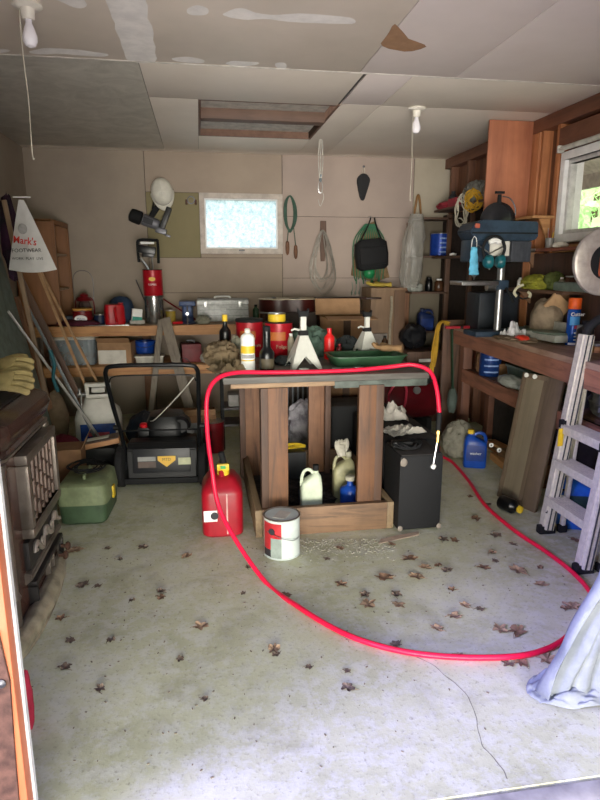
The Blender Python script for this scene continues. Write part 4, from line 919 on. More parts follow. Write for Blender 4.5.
def stand(label, loc, rz=0):
    t = T('jack_stand', label, 'jack stand', loc, rz)
    wp = M('stand_white', 'c3c3ba', .4, 0, .08)
    A = .095; B = .022; H = .20
    for s in range(4):
        a = s*PI/2; R_ = Matrix.Rotation(a, 4, 'Z'); mb = MB(); mb.M = R_
        mb.prism([(-A, 0), (-A*.72, 0), (0, .075), (A*.72, 0), (A, 0), (B, H), (-B, H)], 0, .004)
        # tilt panel so it meets its neighbours
        bm = mb.bm
        for v in bm.verts:
            l = R_.inverted() @ v.co; z = l.y; y = -(A-(A-B)*z/H)+l.z
            v.co = R_ @ Vector((l.x, y, z))
        mb.put('leg_panel', wp, t)
    MB().b2((-B-.004, -B-.004, H-.01), (B+.004, B+.004, H+.02), .002).put('collar', blackm, t)
    MB().b2((-.017, -.014, H), (.017, .014, H+.10), .003).put('ratchet_post', wp, t)
    MB().prism([(-.028, H+.10), (.028, H+.10), (.034, H+.15), (.022, H+.13), (-.022, H+.13), (-.034, H+.15)], -.018, .018, 'xz', .002).put('saddle', blackm, t)
    MB().tube([(-.018, 0, H+.02), (-.055, -.01, H+.03), (-.075, -.01, H+.02)], .006, 8).put('handle', wp, t)
    return t
stand('white jack stand with a black saddle, the nearer one left of the green tray', ont(303, 3.50), .08)
stand('white jack stand with a black saddle, the farther one behind the green tray', ont(366, 3.86), .15).scale = (.9, .9, .88)
bottle('fuel_bottle', 'bright red metal fuel bottle between the two jack stands', ont(329, 3.80), .034, .20, brightred, red, neck=.42, sh=.68, capr=.5, caph=.1)
bottle('small_bottle', 'little dark red bottle right of the bright red fuel bottle', ont(339, 3.83), .018, .09, darkred, redcan, neck=.5)
o = MB().fr((0, 0, 0)).loft([sup(.30, .20, 0, 7), sup(.34, .24, .055, 7), sup(.355, .255, .058, 7), sup(.355, .255, .064, 7), sup(.33, .23, .062, 7), sup(.28, .18, .01, 7)]).put('metal_tray', green, loc=ont(365, 3.56), rot=(0, 0, .06)); o.scale = (1.35, 1.1, 1); tag(o, 'green metal tray on the right front of the table', 'tray')
t = T('work_glove', 'brown and blue glove lying on the rim of the green tray', 'glove', ont(394, 3.60, TZ+.087), rot=(-PI/2, .1, 1.1)); glove(t, M('glove_brown', '8a6a48', .85), .075, .09, .05)
o = MB().lathe([(.025, 0), (.03, .003), (.03, .02), (.022, .022), (.001, .022)], n=20).put('steel_cup', steel, loc=ont(304, 3.31)); tag(o, 'small round steel part before the nearer jack stand', 'part')
o = MB().sph((0, 0, .06), (.095, .09, .075), 20, .28, 6, 31, True, flat=0).put('kraft_paper', kraft, loc=ont(222, 3.66)); tag(o, 'crumpled brown kraft paper heap on the left end of the table', 'paper')
crump('kraft_bag', 'flattened crumpled brown bag before the kraft paper heap', 'bag', ont(228, 3.44), .22, .17, .07, kraft, 8, .3)
o = MB().sph((0, 0, .05), (.05, .04, .09), 14, .25, 6, 32, True, flat=0).put('tan_rag', drab, loc=ont(237, 3.80)); tag(o, 'drab cloth bunched beside the dark yellow-capped bottle', 'cloth')
o = MB().sph((0, 0, .05), (.16, .11, .12), 20, .28, 6, 33, True, flat=0).put('green_cloth', tarpc, loc=ont(309, 4.0)); tag(o, 'grey-green cloth heaped behind the nearer jack stand', 'cloth')
o = MB().sph((0, 0, .04), (.08, .07, .075), 16, .25, 6, 34, True, flat=0).put('dark_cloth', M('dark_cloth', '23282a', .9), loc=ont(347, 3.98)); tag(o, 'dark cloth lump behind the red fuel bottle', 'cloth')
bottle('white_bottle', 'small bottle with a white cap behind the nearer jack stand', ont(291, 3.80), .022, .17, M('label_cream', 'a69c86', .5), whiteprint, neck=.6)
o = MB().b2((-.05, -.012, 0), (.05, .012, .016), .003).put('utility_knife', redcan, loc=ont(285, 3.32)); tag(o, 'small red tool lying at the front of the table', 'tool')
# ---- behind the table on the back side: cardboard boxes, guitar
t = T('guitar', 'dark red-brown acoustic guitar lying on its back behind the coffee cans', 'guitar', (.77, 5.38, 1.112), rz=.0)
def gsec(z, k): 
    out = []
    for j in range(48):
        a = 2*PI*j/48; x = math.cos(a); r = .185-.035*math.exp(-((a-PI/2)**2)*8)-.035*math.exp(-((a-1.5*PI)**2)*8)
        out.append((.26*x*k, r*math.sin(a)*k, z))
    return out
gb = M('guitar_side', '3d1512', .38, 0, .25, 6, .0)
MB().loft([gsec(0, .97), gsec(.004, 1), gsec(.108, 1), gsec(.112, .97)]).put('body', gb, t)
MB().loft([gsec(.109, 1.008), gsec(.115, 1.008)]).put('binding', M('cream_binding', 'c9b99a', .5), t)
MB().b2((.24, -.028, .10), (.72, .028, .125), .006).put('neck', M('neck_dark', '2a1712', .4), t)
MB().b2((.72, -.035, .10), (.86, .035, .118), .006).put('headstock', M('neck_dark', '2a1712'), t)
MB().fr((.06, 0, .1155)).lathe([(.048, 0), (.05, .001), (.001, .001)], n=24).put('sound_hole', blackm, t)
MB().b2((-.14, -.07, .1155), (-.11, .07, .124), .002).put('bridge', M('neck_dark', '2a1712'), t)
t = T('storage_chest', 'dark chest supporting the guitar and the cardboard box behind the table', 'chest', (.83, 5.40, .0008))
MB().b2((-.16, -.20, .86), (.62, .20, 1.11), .006).put('top_case', M('dark_chest', '352b27', .7), t)
MB().b2((-.14, -.18, .06), (.16, .18, .859), .006).put('pedestal', M('dark_chest', '352b27'), t)
MB().b2((-.16, -.20, 0), (.18, .20, .06), .006).put('base', M('dark_chest', '352b27'), t)
t = T('cardboard_box', 'open cardboard box behind the jack stands with one flap folded out', 'box', (1.18, 4.95, .0008), -.05)
MB().b2((-.20, -.17, .0), (-.196, .17, 1.10)).b2((.196, -.17, .0), (.20, .17, 1.10)).b2((-.20, .166, .0), (.20, .17, 1.10)).b2((-.20, -.17, .0), (.20, -.166, 1.10)).b2((-.2, -.17, 0), (.2, .17, .005)).put('carton_body', card2, t)
MB().box((-.02, .17, 1.165), (.39, .004, .14), rx=-.3).put('back_flap', card, t)
MB().box((.02, -.25, 1.10), (.40, .16, .004), rx=.1).put('front_flap', card, t)
MB().b2((-.03, -.174, .2), (.03, -.171, 1.09)).put('gap_shadow', M('carton_shadow', '3a2a20', .9), t)  # dark strip on the carton front, shade of a gap painted in
# tall plywood board / cabinet right of them
t = T('narrow_cabinet', 'narrow brown wooden cabinet standing against the back wall', 'cabinet', (0, 0, 0))
p0 = at(371, 300, Y=5.75); p1 = at(405, 300, Y=5.75)
MB().b2((p0.x, 5.75, .0), (p1.x, 6.10, 1.30), .004).put('carcass', WOOD('tan_ply', '86684d', '6a5039', 'z', .4), t)
MB().b2((p0.x+.235, 5.735, .10), (p1.x-.004, 5.749, 1.28), .002).put('door_panel', WOOD('brown_ply', '654730', '4f3725', 'z', .4), t)
MB().tube(cr([(p0.x+.20, 5.73, .70), (p0.x+.195, 5.728, .95), (p0.x+.205, 5.728, 1.1), (p0.x+.20, 5.732, 1.22)], 4), .013, 8).put('white_drip', M('plaster_smear', 'a09480', .8), t)
t = T('work_glove', 'yellow work gloves lying on top of the narrow cabinet', 'glove', (p0.x+.20, 5.92, 1.325), rot=(-PI/2, .0, 1.4)); glove(t, M('glove_yellow', 'b39a3e', .85), .10, .12, .08)
# ================================================================ RIGHT SIDE
def X_(px, Y, py=260): return at(px, py, Y=Y).x
def Z_(py, px, Y): return at(px, py, Y=Y).z
# ---- work bench along the right wall
t = T('workbench', 'dark stained wooden workbench running along the right wall below the window', 'workbench', (0, 0, 0))
f0, f1 = (2.175, 5.0), (2.005, 2.2)
rb = WOOD('red_brown_rail', '96604a', '5e3a2c', 'y', .8); rbz = WOOD('red_brown_post', '6e4534', '44281e', 'z', .8)
MB().prism([f0, f1, (XR-.025, 2.2), (XR-.025, 5.0)], BZ-.035, BZ, 'xy', .002).put('worktop', WOOD('right_bench_top', '9c7e6a', '6e4e3e', 'y', .8), t)
MB().prism([(f0[0]-.002, 5.0), (f1[0]-.002, 2.2), (f1[0]+.04, 2.2), (f0[0]+.04, 5.0)], BZ-.15, BZ-.0355, 'xy', .003).put('front_rail', rb, t)
for y in (4.90, 2.35):
    x = f1[0]+(f0[0]-f1[0])*(y-2.2)/2.8
    MB().b2((x+.042, y-.09, 0), (x+.12, y, BZ-.036), .003).put('leg', rbz, t)
MB().b2((XR-.12, 4.81, 0), (XR-.04, 4.90, BZ-.036), .003).put('leg', rbz, t); MB().b2((XR-.12, 2.26, 0), (XR-.04, 2.35, BZ-.036), .003).put('leg', rbz, t)
LZ = .64
MB().b2((2.235, 2.5, LZ-.025), (XR-.03, 4.80, LZ), .002).put('shelf', wood_dky, t)
MB().prism([(2.21, 4.83), (2.09, 2.5), (2.13, 2.5), (2.25, 4.83)], LZ-.11, LZ-.0, 'xy', .003).put('shelf_rail', rb, t)
# board standing at the end of the bench
o = MB().b2((2.10, 5.01, 0), (2.30, 5.035, 1.045), .003).put('end_board', wood_dkz); tag(o, 'upright dark brown board at the far end of the right workbench', 'board')
# ---- shelving in the far right corner
t = T('corner_shelves', 'dark wooden wall shelves filling the far right corner', 'shelf unit', (0, 0, 0))
yb = 6.04
sxl = X_(405, YB)
for py, x0 in ((219, sxl+.06), (256, sxl+.03), (291, sxl), (329, sxl)):
    z = Z_(py, 405, YB)
    MB().b2((x0, yb, z-.02), (XR-.025, YB-.003, z), .002).put('shelf', wood_dkx, t)
for px in (446,): MB().b2((X_(px, yb), yb-.0, 0), (X_(px, yb)+.05, yb+.04, 2.02), .003).put('upright', wood_dkz, t)
MB().b2((sxl+.0, YB-.045, .4), (sxl+.05, YB-.003, 1.95), .003).put('wall_batten', wood_oldz, t)
zs1 = at(431, 213, Y=YB).z; zs2 = at(427, 257, Y=YB).z
s1x = 2.36
MB().b2((s1x, 4.62, zs1-.02), (XR-.025, yb-.002, zs1), .003).put('side_shelf', wood_dky, t)
MB().b2((s1x, 4.62, zs2-.02), (XR-.025, yb-.002, zs2), .003).put('side_shelf', wood_dky, t)
for y in (5.5,): MB().b2((XR-.06, y, 1.0), (XR-.025, y+.05, zs1-.022), .003).put('side_upright', wood_dkz, t)
# plywood end panel up to the ceiling and the studs beside it
o = MB().b2((X_(490, 4.58, 120), 4.58, 1.86), (XR-.0, 4.60, ZC-.006), .003).put('plywood_sheet', ply); tag(o, 'tall red-brown plywood panel reaching the ceiling above the drill press', 'panel')
o['category'] = 'panel'
MB().b2((XR-.035, 4.47, 1.0), (XR+.058, 4.57, ZC-.105), .003).put('stud', WOOD('orange_stud', 'b5744a', '8a5030', 'z', .7), right)
# ---- small shelves under/next to window 2
t = T('bracket_shelf', 'small wooden shelf bracketed to the studs left of the window', 'shelf', (0, 0, 0))
zz = at(553, 213, X=2.44).z
MB().b2((2.40, 4.20, zz-.02), (XR-.021, 4.57, zz), .003).put('board', wood_newy, t)
MB().prism([(XR-.03, zz-.021), (XR-.03, zz-.20), (2.47, zz-.021)], 4.235, 4.255, 'xz', .002).put('bracket', wood_new, t)
t = T('bracket_shelf', 'long narrow shelf running below the right window', 'shelf', (0, 0, 0))
zw = at(560, 247, X=2.42).z
MB().b2((2.44, 3.13, zw-.022), (XR-.032, 4.57, zw), .003).put('board', WOOD('shelf_red', '8a4c36', '552d20', 'y'), t)
for y in (3.3, 4.40): MB().prism([(XR-.04, zw-.023), (XR-.04, zw-.14), (2.47, zw-.023)], y, y+.02, 'xz', .002).put('bracket', wood_old, t)
t = T('bracket_shelf', 'lowest narrow shelf on the right wall holding the yellow-green cloth', 'shelf', (0, 0, 0))
zl = at(540, 290, X=2.40).z
MB().b2((2.40, 3.75, zl-.022), (XR-.032, 4.56, zl), .003).put('board', wood_dky, t)
for y in (3.9, 4.40): MB().prism([(XR-.04, zl-.023), (XR-.04, zl-.12), (2.45, zl-.023)], y, y+.02, 'xz', .002).put('bracket', wood_old, t)
o = MB().sph((0, 0, .032), .032, 16).put('ball', M('lavender', 'b3a9c9', .4)); o.location = at(537, 250, Z=zw+.0008); o.location.x = 2.47; tag(o, 'small pale lavender ball on the shelf below the window', 'ball')
o = MB().sph((0, 0, .015), (.05, .03, .02), 12, .25, 6, 4, True, flat=0).put('paper_scrap', paper, loc=(2.50, 3.98, zw+.001)); tag(o, 'crumpled white scrap on the shelf below the window', 'paper')
p = at(545, 288, Z=zl); o = MB().sph((0, 0, .035), (.07, .16, .06), 18, .25, 5, 14, True, flat=0).put('yellow_cloth', M('yellow_green_cloth', 'a8a634', .85, 0, .3, 8, .4), loc=(2.47, 4.20, zl+.001)); tag(o, 'yellow-green cloth bundled on the lowest wall shelf', 'cloth')
o = MB().sph((0, 0, .05), (.06, .10, .07), 16, .2, 5, 15, True, flat=0).put('olive_cloth', M('olive_cloth', '56602f', .9), loc=(2.50, 4.02, zl+.001)); tag(o, 'olive cloth behind the yellow-green one on the lowest wall shelf', 'cloth')
bottle('small_bottle', 'little pale bottle on the lowest wall shelf right of the cloths', (2.47, 3.88, zl+.0008), .022, .09, M('beige_bottle', '9c8f7c', .5), whiteprint, neck=.6)
# ---- objects on the corner shelves
zq = zs1+.0008
o = MB().b2((-.10, -.10, 0), (.10, .10, .075), .006).put('cardboard_carton', M('pink_red_box', 'a02c3c', .6), loc=(2.47, 5.62, zq)); tag(o, 'pinkish red box on the top corner shelf', 'box')
o = MB().sph((0, 0, .03), (.10, .14, .04), 14, .2, 5, 17, True, flat=0).put('red_bag', M('pink_red_box', 'a02c3c'), loc=(2.45, 5.88, zq)); tag(o, 'flat red bag at the far end of the top corner shelf', 'bag')
o = MB().sph((0, 0, .07), (.10, .16, .11), 18, .25, 5, 18, True, flat=0).put('grey_tarp', M('grey_tarp', '7f7e78', .6, 0, .25), loc=(2.48, 5.33, zq)); tag(o, 'bundled grey tarp on the top corner shelf', 'tarp')
o = MB().sph((0, 0, .06), (.09, .12, .09), 16, .2, 5, 19, True, flat=0).put('grey_sack', M('dusty_sack', '6a625a', .9), loc=(2.48, 4.98, zq)); tag(o, 'dusty brown sack on the top corner shelf next to the plywood panel', 'sack')
o = MB().lathe([(.04, 0), (.045, .01), (.045, .10), (.02, .13), (.02, .15), (.001, .151)]).put('spray_bottle', darkgrey, loc=(2.43, 5.73, zq)); tag(o, 'small dark bottle on the top corner shelf beside the red box', 'bottle')
def skein(name, lab, loc, r, h, mat, seed, n=9, w_=.004, axis='yz'):
    r2 = random.Random(seed); pts = []
    for k in range(n*8):
        a = k*PI/4; rr = r*(.45+.8*r2.random())
        pts.append((.02*math.sin(k*.9), rr*math.cos(a)*.6+.01*r2.random(), -h/2+rr*math.sin(a)*h/(2*r)))
    o = MB().tube(cr(pts, 3), w_, 6).put(name, mat, loc=loc, rot=(0, 0, 0 if axis == 'yz' else PI/2)); tag(o, lab, 'cord'); return o
skein('extension_cord', 'white cord looped and hanging from the top corner shelf', (s1x-.035, 5.28, zs1+.06), .085, .26, jute, 3, 6, .0055, 'xz')
skein('extension_cord', 'yellow cord bundle draped over the edge of the top corner shelf', (s1x-.035, 5.05, zs1+.08), .11, .16, dkyellow, 5, 9, .006, 'xz')
z2 = at(405, 256, Y=YB).z
c = can('paint_can', 'blue tin standing on the second corner shelf', (X_(439, 6.17), 6.155, z2+.0008), .105, .225, bluecan, None, rimm=M('tin_rim_grey', '8b8d90', .4, .7))
for k in range(4): strip(.1062, .03+.045*k, .045+.045*k, -2.0, -1.0).put('printed_band', M('pale_blue_print', '7f9bd6', .5), c)
o = MB().lathe([(.03, 0), (.034, .02), (.001, .03)]).put('jar_lid', whiteprint, loc=(s1x+.05, 5.62, zs2+.0008)); tag(o, 'small white lid on the second corner shelf', 'lid')
z3 = at(405, 291, Y=YB).z
for px, lab, r, h, m in ((430, 'dark bottle on the third corner shelf, left of two', .04, .15, blacksat), (440, 'brown jar on the third corner shelf, right of two', .045, .13, M('amber_jar', '4a3020', .25))):
    bottle('bottle', lab, (X_(px, 6.15), 6.15, z3+.0008), r, h, m, whiteprint if px == 440 else blackm, neck=.6, capr=.65)
o = MB().sph((0, 0, .035), (.07, .06, .05), 14, .3, 6, 41, True, flat=0).put('crumpled_bag', film2, loc=(X_(417, 6.14), 6.15, z3+.0008)); tag(o, 'crumpled pale bag at the left of the third corner shelf', 'bag')
z4 = at(405, 329, Y=YB).z
c = jug('detergent_jug', 'dark blue jug on the lowest corner shelf', (X_(428, 6.15), 6.15, z4+.0008), .17, .12, .23, M('dark_blue_jug', '1a2a58', .4), navy, None, M('jug_label', '27408c', .5))
o = MB().sph((0, 0, .14), (.13, .11, .12), 16, .2, 5, 43, flat=0).put('dark_bag', M('black_bag', '17181c', .4), loc=(X_(418, 5.6), 5.65, .70)); tag(o, 'black bag on the dark crate in the far corner', 'bag')
o = MB().b2((-.18, -.16, 0), (.18, .16, .70), .006).put('wooden_crate', wood_dkz, loc=(X_(418, 5.6)+.07, 5.65, .0008)); tag(o, 'dark crate standing on the floor in the far corner', 'crate')
MB().b2((-.06, -.163, .60), (.06, -.1605, .63)).put('paper_label', whiteprint, o)
# clear plastic roll hanging, and wooden hanger above it
q = at(417, 214, Y=5.95)
def roll(u, v):
    a = 2*PI*u; r = (.06+.045*min(1, v*3))*(1+.2*noise.noise(Vector((math.cos(a)*2, math.sin(a)*2, v*3)))+.12*noise.noise(Vector((math.cos(a)*5, math.sin(a)*5, v*8))))
    r *= 1-.25*max(0, v-.85)/.15
    return (r*math.cos(a)*1.05-.05*v, r*math.sin(a)*.6, -.72*v)
o = MB().sheet(roll, 40, 40).put('plastic_sheeting', PLASTIC_FILM('dusty_film', '9a978f', .42), loc=q, ang=70); tag(o, 'long bunch of cloudy plastic sheeting hanging in the far right corner', 'plastic sheet')
q2 = at(418, 205, Y=6.24)
t = T('wooden_loop', 'small wooden loop handle hanging above the plastic sheeting', 'handle', q2)
MB().tube(cr([(-.035, 0, -.09), (-.02, 0, .03), (0, 0, .10), (.02, 0, .03), (.035, 0, -.09)], 5), .012, 8).put('loop', M('tan_wood', '8a6236', .6), t)
# ---- drill press
YD = 4.18
t = T('drill_press', 'dark blue bench drill press with a round black cover on the right bench', 'drill press', (X_(499, YD, 320), YD+.02, BZ))
ox, oy = t.location.x, t.location.y
def dx(px, py=240): return X_(px, YD, py)-ox
def dz(py, px=495): return Z_(py, px, YD)-BZ
dbl = M('press_blue', '27384a', .45, .1, .25, 12)
MB().box((-.05, 0, .02), (.34, .22, .04), bev=.012).put('base', dbl, t)
MB().cyl((0, 0, .04), (0, 0, dz(236)), .026, n=20).put('column', chrome, t)
tb = MB().b2((dx(457, 283), -.11, dz(285)), (dx(493, 283), .11, dz(281)), .004).cyl((dx(488, 285), 0, dz(287)), (0, 0, dz(287)), .03); tb.put('work_table', steel, t)
MB().box((.0, 0, dz(285)), (.09, .09, .07), bev=.01).put('table_clamp', dbl, t)
MB().tube([(.02, -.05, dz(288)), (.03, -.10, dz(294)), (.05, -.12, dz(302))], .009).put('table_crank', blackm, t)
MB().prism([(dx(464), dz(232)), (dx(468), dz(224)), (dx(476), dz(221)), (dx(530), dz(222)), (dx(531), dz(238)), (dx(526), dz(241)), (dx(470), dz(241))], -.12, .12, 'xz', .008).put('belt_cover', dbl, t)
MB().b2((dx(466), -.123, dz(234.5)), (dx(530), .123, dz(233)), .001).put('cover_seam', blackm, t)
MB().box((dx(470), -.125, dz(227)), (.035, .012, .03), bev=.004).put('red_badge', M('faded_orange_red', 'a8503c', .5), t)
MB().b2((dx(467), -.085, dz(262)), (dx(488), .085, dz(240)), .012).put('head', dbl, t)
MB().b2((dx(486), -.095, dz(256)), (dx(505), -.084, dz(241.5)), .003).b2((dx(486), -.09, dz(256)), (dx(505), .07, dz(241.5)), .003).put('switch_plate', offwhite, t)
MB().b2((dx(508), -.08, dz(262)), (dx(528), .08, dz(241)), .012).put('motor', M('motor_grey', '3a3d44', .5), t)
for k in range(6): MB().b2((dx(510)+k*.022, -.083, dz(261)), (dx(510)+k*.022+.008, .083, dz(243)), .001).put('motor_fin', M('motor_grey', '3a3d44'), t)
MB().cyl((dx(528, 250), 0, dz(250)), (dx(536, 250), 0, dz(250)), .014).put('motor_shaft', steel, t)
sxp = (dx(467)+dx(488))/2
MB().cyl((sxp, 0, dz(262)), (sxp, 0, dz(268)), .03).put('quill', steel, t)
MB().lathe([(.02, dz(268)), (.024, dz(270)), (.02, dz(275)), (.006, dz(278)), (.003, dz(281)+.01)], c=(sxp, 0, 0), n=14).put('chuck', steel, t)
for k in range(3):
    a = k*2.1+.5; MB().tube([(sxp+.06, -.10, dz(254)), (sxp+.06+.11*math.cos(a), -.115, dz(254)+.11*math.sin(a))], .005, 6).put('feed_handle', steel, t)
# round dished black guard standing on the cover with its upright handle
gx = (dx(484)+dx(519))/2; gr2 = (dx(519)-dx(484))/2
o = MB().fr((gx, .05, dz(221)), PI/2).lathe([(.001, .05), (gr2*.4, .048), (gr2*.75, .03), (gr2*.93, .008), (gr2, .0), (gr2*1.03, -.004), (gr2*1.03, -.01), (gr2*.9, -.006), (.001, .03)], n=40).put('round_cover', M('pan_black', '26272b', .25, .3, .15), t)
MB().tube([(gx+.0, .055, dz(221)+gr2*.8), (gx+.0, .055, dz(193))], [.018, .014]).box((gx, .055, dz(191)), (.07, .02, .018), bev=.004).put('cover_handle', blackm, t)
MB().tube(cr([(gx+.02, .05, dz(195)), (gx+.08, .05, dz(197)), (gx+.12, .05, dz(205)), (gx+.13, .05, dz(214))], 5), .005).put('cable', darksteel, t)
# ear muffs hanging on the press, blue mask
t = T('ear_muffs', 'teal ear muffs with a black headband hanging from the drill press', 'ear muffs', (X_(491, YD-.15), YD-.18, Z_(256, 491, YD-.15)))
t.scale = (1.3, 1.3, 1.3)
tm = M('muff_teal', '145a63', .35)
for s, x in ((-1, -.032), (1, .035)):
    MB().fr((x, -.01, -.03), 0, PI/2*1).lathe([(.001, -.022), (.025, -.02), (.034, -.008), (.036, .004), (.036, .014), (.03, .018), (.001, .018)], n=20).put('ear_cup', tm, t)
MB().tube(cr([(-.045, 0, -.02), (-.062, 0, .04), (-.04, 0, .085), (0, 0, .10), (.04, 0, .085), (.062, 0, .04), (.045, 0, -.02)], 6), .009, 8).put('headband', blackm, t)
MB().tube(cr([(-.03, -.0, .07), (0, -.005, .08), (.03, -.0, .07)], 4), .014).put('band_pad', whiteprint, t)
t = T('face_mask', 'light blue paper face mask hanging on the left of the drill press', 'mask', (X_(473, YD-.13), YD-.135, Z_(250, 473, YD-.13)))
MB().sheet(lambda u, v: ((u-.5)*(.045+.03*v)+.010*v, -.012*math.sin(PI*u)-.004*math.sin(v*22), .02-.19*v), 10, 28).put('pleated_mask', cyanc, t, solid=.002, ang=70)
MB().tube(cr([(-.02, 0, .02), (-.015, 0, .07), (.0, 0, .09), (.015, 0, .07), (.02, 0, .02)], 4), .002, 6).put('ear_loop', whiteprint, t)
o = MB().tube(cr([(0, 0, .07), (.0, -.01, .0), (.015, -.01, -.02)], 4), .006).put('chuck_key', steel, loc=(X_(468, YD-.13), YD-.13, Z_(270, 468, YD-.1))); o.location.z -= .0; bpy.data.objects.remove(o)
# dark radio-like box and shop items behind the press
o = MB().b2((-.17, -.12, 0), (.17, .12, .30), .02).put('dark_case', M('dark_machine', '1f242b', .5), loc=(2.36, 4.66, BZ+.0008)); tag(o, 'dark machine case behind the drill press column', 'case')
t = T('bar_clamp', 'cream-handled clamp hooked on the lowest wall shelf', 'clamp', at(524, 292, Y=4.05))
MB().tube(cr([(-.055, 0, -.03), (-.075, 0, .0), (-.05, 0, .035), (-.01, 0, .05)], 5), .010, 8).put('upper_handle', M('cream_plastic', 'cfc8a8', .5), t)
MB().tube(cr([(.03, 0, .0), (.05, 0, -.015), (.045, 0, -.04)], 5), .010, 8).put('lower_handle', M('cream_plastic', 'cfc8a8'), t)
MB().tube([(-.055, 0, -.03), (0, .01, -.05), (.045, 0, -.04)], .006).put('bar', blackm, t)
# ---- things on the right bench
def onr(px, py, z=BZ): p = at(px, py, Z=z); return Vector((p.x, p.y, z+.0006))
p = onr(571, 345)
t = T('spray_can', 'tall blue spray can with an orange cap on the front edge of the right bench', 'spray can', (p.x+.0, p.y-.0, p.z))
t.scale = (1.2, 1.2, 1.1)
MB().lathe([(.031, 0), (.033, .004), (.033, .205), (.028, .213)], n=28).put('body', M('can_blue', '1d4fae', .25, .2), t)
MB().lathe([(.0325, .213), (.0335, .216), (.0335, .272), (.031, .277), (.001, .278)], n=28).put('cap', orange, t)
strip(.0337, .12, .17, -2.7, -.9).put('light_blue_band', M('sky_blue_print', '4aa0e0', .4), t)
text('lettering', 'Cutter', .030, whiteprint, t, (.0, -.0345, .183), bold=.0006); MB().b2((-.013, -.0362, .100), (.026, -.0335, .118), .001).put('red_print', M('pink_red_print', 'd8485c', .5), t)
for k in range(3): MB().b2((-.012, -.0352, .03+.02*k), (.02, -.0335, .038+.02*k)).put('print_line', whiteprint, t)
strip(.0336, .004, .016, -2.7, -.4).put('base_band', whiteprint, t)
# red handled tool + white cloth + red piece
t = T('hand_saw', 'long tool with a red and black handle at the far end of the right bench', 'tool', Vector((X_(458, 4.70, 322), 4.70, BZ+.001)), .05)
MB().box((0, 0, .012), (.22, .035, .022), bev=.006).put('handle', M('tool_red', 'a82430', .4), t); MB().box((.03, 0, .012), (.03, .037, .024), bev=.003).put('grip_band', blackm, t); MB().b2((.11, -.012, .008), (.30, .012, .014), .002).put('blade', steel, t)
p = onr(494, 333); crump('white_cloth', 'white cloth crumpled on the right bench below the drill press', 'cloth', (2.205, 3.99, p.z), .15, .15, .17, M('white_rag', 'd5d3d6', .85), 23, .2)
p = Vector((2.10, 3.80, BZ+.0006)); o = MB().sph((0, 0, .015), (.045, .07, .032), 14, .08, 4, 3, flat=0).put('red_scraper', M('red_orange', 'd0301c', .4), loc=(p.x+.06, p.y, p.z)); tag(o, 'small bright red plastic piece on the right bench next to the white cloth', 'plastic piece')
# miter saw base
p = onr(560, 336)
msx, msy = 2.39, 3.70
mgr = M('cast_grey', 'c6c8be', .45, .5, .15); mgd = M('saw_green_grey', '5c6a5e', .5, .2)
t = T('mitre_saw', 'mitre saw with a round metal guard and orange body on the right bench', 'mitre saw', (msx, msy, BZ))
MB().box((-.01, .05, .04), (.24, .36, .05), bev=.012).put('base', mgr, t)
MB().box((-.03, .30, .045), (.10, .34, .045), bev=.01).put('arm_extension', mgd, t)
MB().box((.02, .05, .10), (.04, .50, .07), bev=.006).put('fence', M('fence_pale', 'b9bab2', .4, .5), t)
MB().lathe([(.14, .066), (.145, .07), (.14, .078), (.001, .078)], n=32, c=(-.04, .02, 0)).put('turntable', mgd, t)
gcx = 0
GY = -.63; GZ = Z_(262, 600, 3.07)-BZ; cx_ = X_(604, 3.07)-msx
ring = [(.095, -.022), (.13, -.03), (.172, -.02), (.182, -.01), (.182, .012), (.172, .02), (.095, .022), (.095, -.022)]
MB().fr((cx_, GY, GZ), PI/2, 0, 0).lathe(ring, n=44, caps=False).put('blade_guard', M('guard_metal', 'b3a89c', .42, .45, .15, 20), t)
MB().fr((cx_, GY, GZ), PI/2).lathe([(.001, -.012), (.098, -.010), (.098, .010), (.001, .012)], n=32).put('blade_hub', blackm, t)
MB().box((cx_+.04, GY-.06, GZ-.02), (.17, .10, .13), bev=.03).put('orange_housing', M('saw_orange', 'c4603c', .45), t)
MB().box((cx_+.12, GY+.32, GZ-.15), (.05, .62, .06), bev=.02).put('pivot_arm', mgd, t)
MB().tube(cr([(cx_+.05, GY, GZ+.10), (cx_+.06, GY-.02, GZ+.17), (cx_+.13, GY-.02, GZ+.17)], 5), .02).put('handle', M('saw_orange', 'c4603c'), t)
o = MB().b2((-.16, -.03, 0), (.16, .03, .045), .004).put('metal_bracket', M('pale_metal', 'b2b4ab', .4, .5), loc=onr(528, 335)+Vector((.10, .14, 0)), rot=(0, 0, 1.2)); tag(o, 'pale metal bracket lying on the right bench left of the mitre saw', 'bracket')
t = T('clamp', 'green-grey metal clamp lying on the bench left of the blue spray can', 'clamp', onr(546, 341)+Vector((.06, .03, 0)), -.2)
MB().box((0, 0, .03), (.17, .06, .04), bev=.01).put('jaw_body', mgd, t); MB().box((-.09, 0, .035), (.03, .10, .065), bev=.008).put('fixed_jaw', mgd, t); MB().tube([(-.16, 0, .03), (.10, 0, .03)], .009).put('screw', steel, t); MB().box((.03, 0, .055), (.09, .05, .012), bev=.003).put('pale_plate', offwhite, t)
t = T('dust_bag', 'tan dust bag with a pale wooden edge beside the saw guard', 'dust bag', (X_(561, 3.80), 3.92, BZ+.0008))
t.scale = (1.2, 1.2, 1.25)
MB().sph((0, 0, .105), (.085, .10, .12), 20, .14, 4, 52, flat=0).put('cloth_bag', M('tan_grey_cloth', '8a7863', .85, 0, .25), t)
MB().sph((.0, -.03, .03), (.075, .09, .035), 14, .1, 4, 53, flat=0).put('orange_fold', M('orange_tan_cloth', 'a8683c', .85), t)
MB().box((.03, -.06, .19), (.13, .02, .10), rx=.2, ry=.65, bev=.003).put('paper_flap', M('light_card', 'b48d66', .8), t)
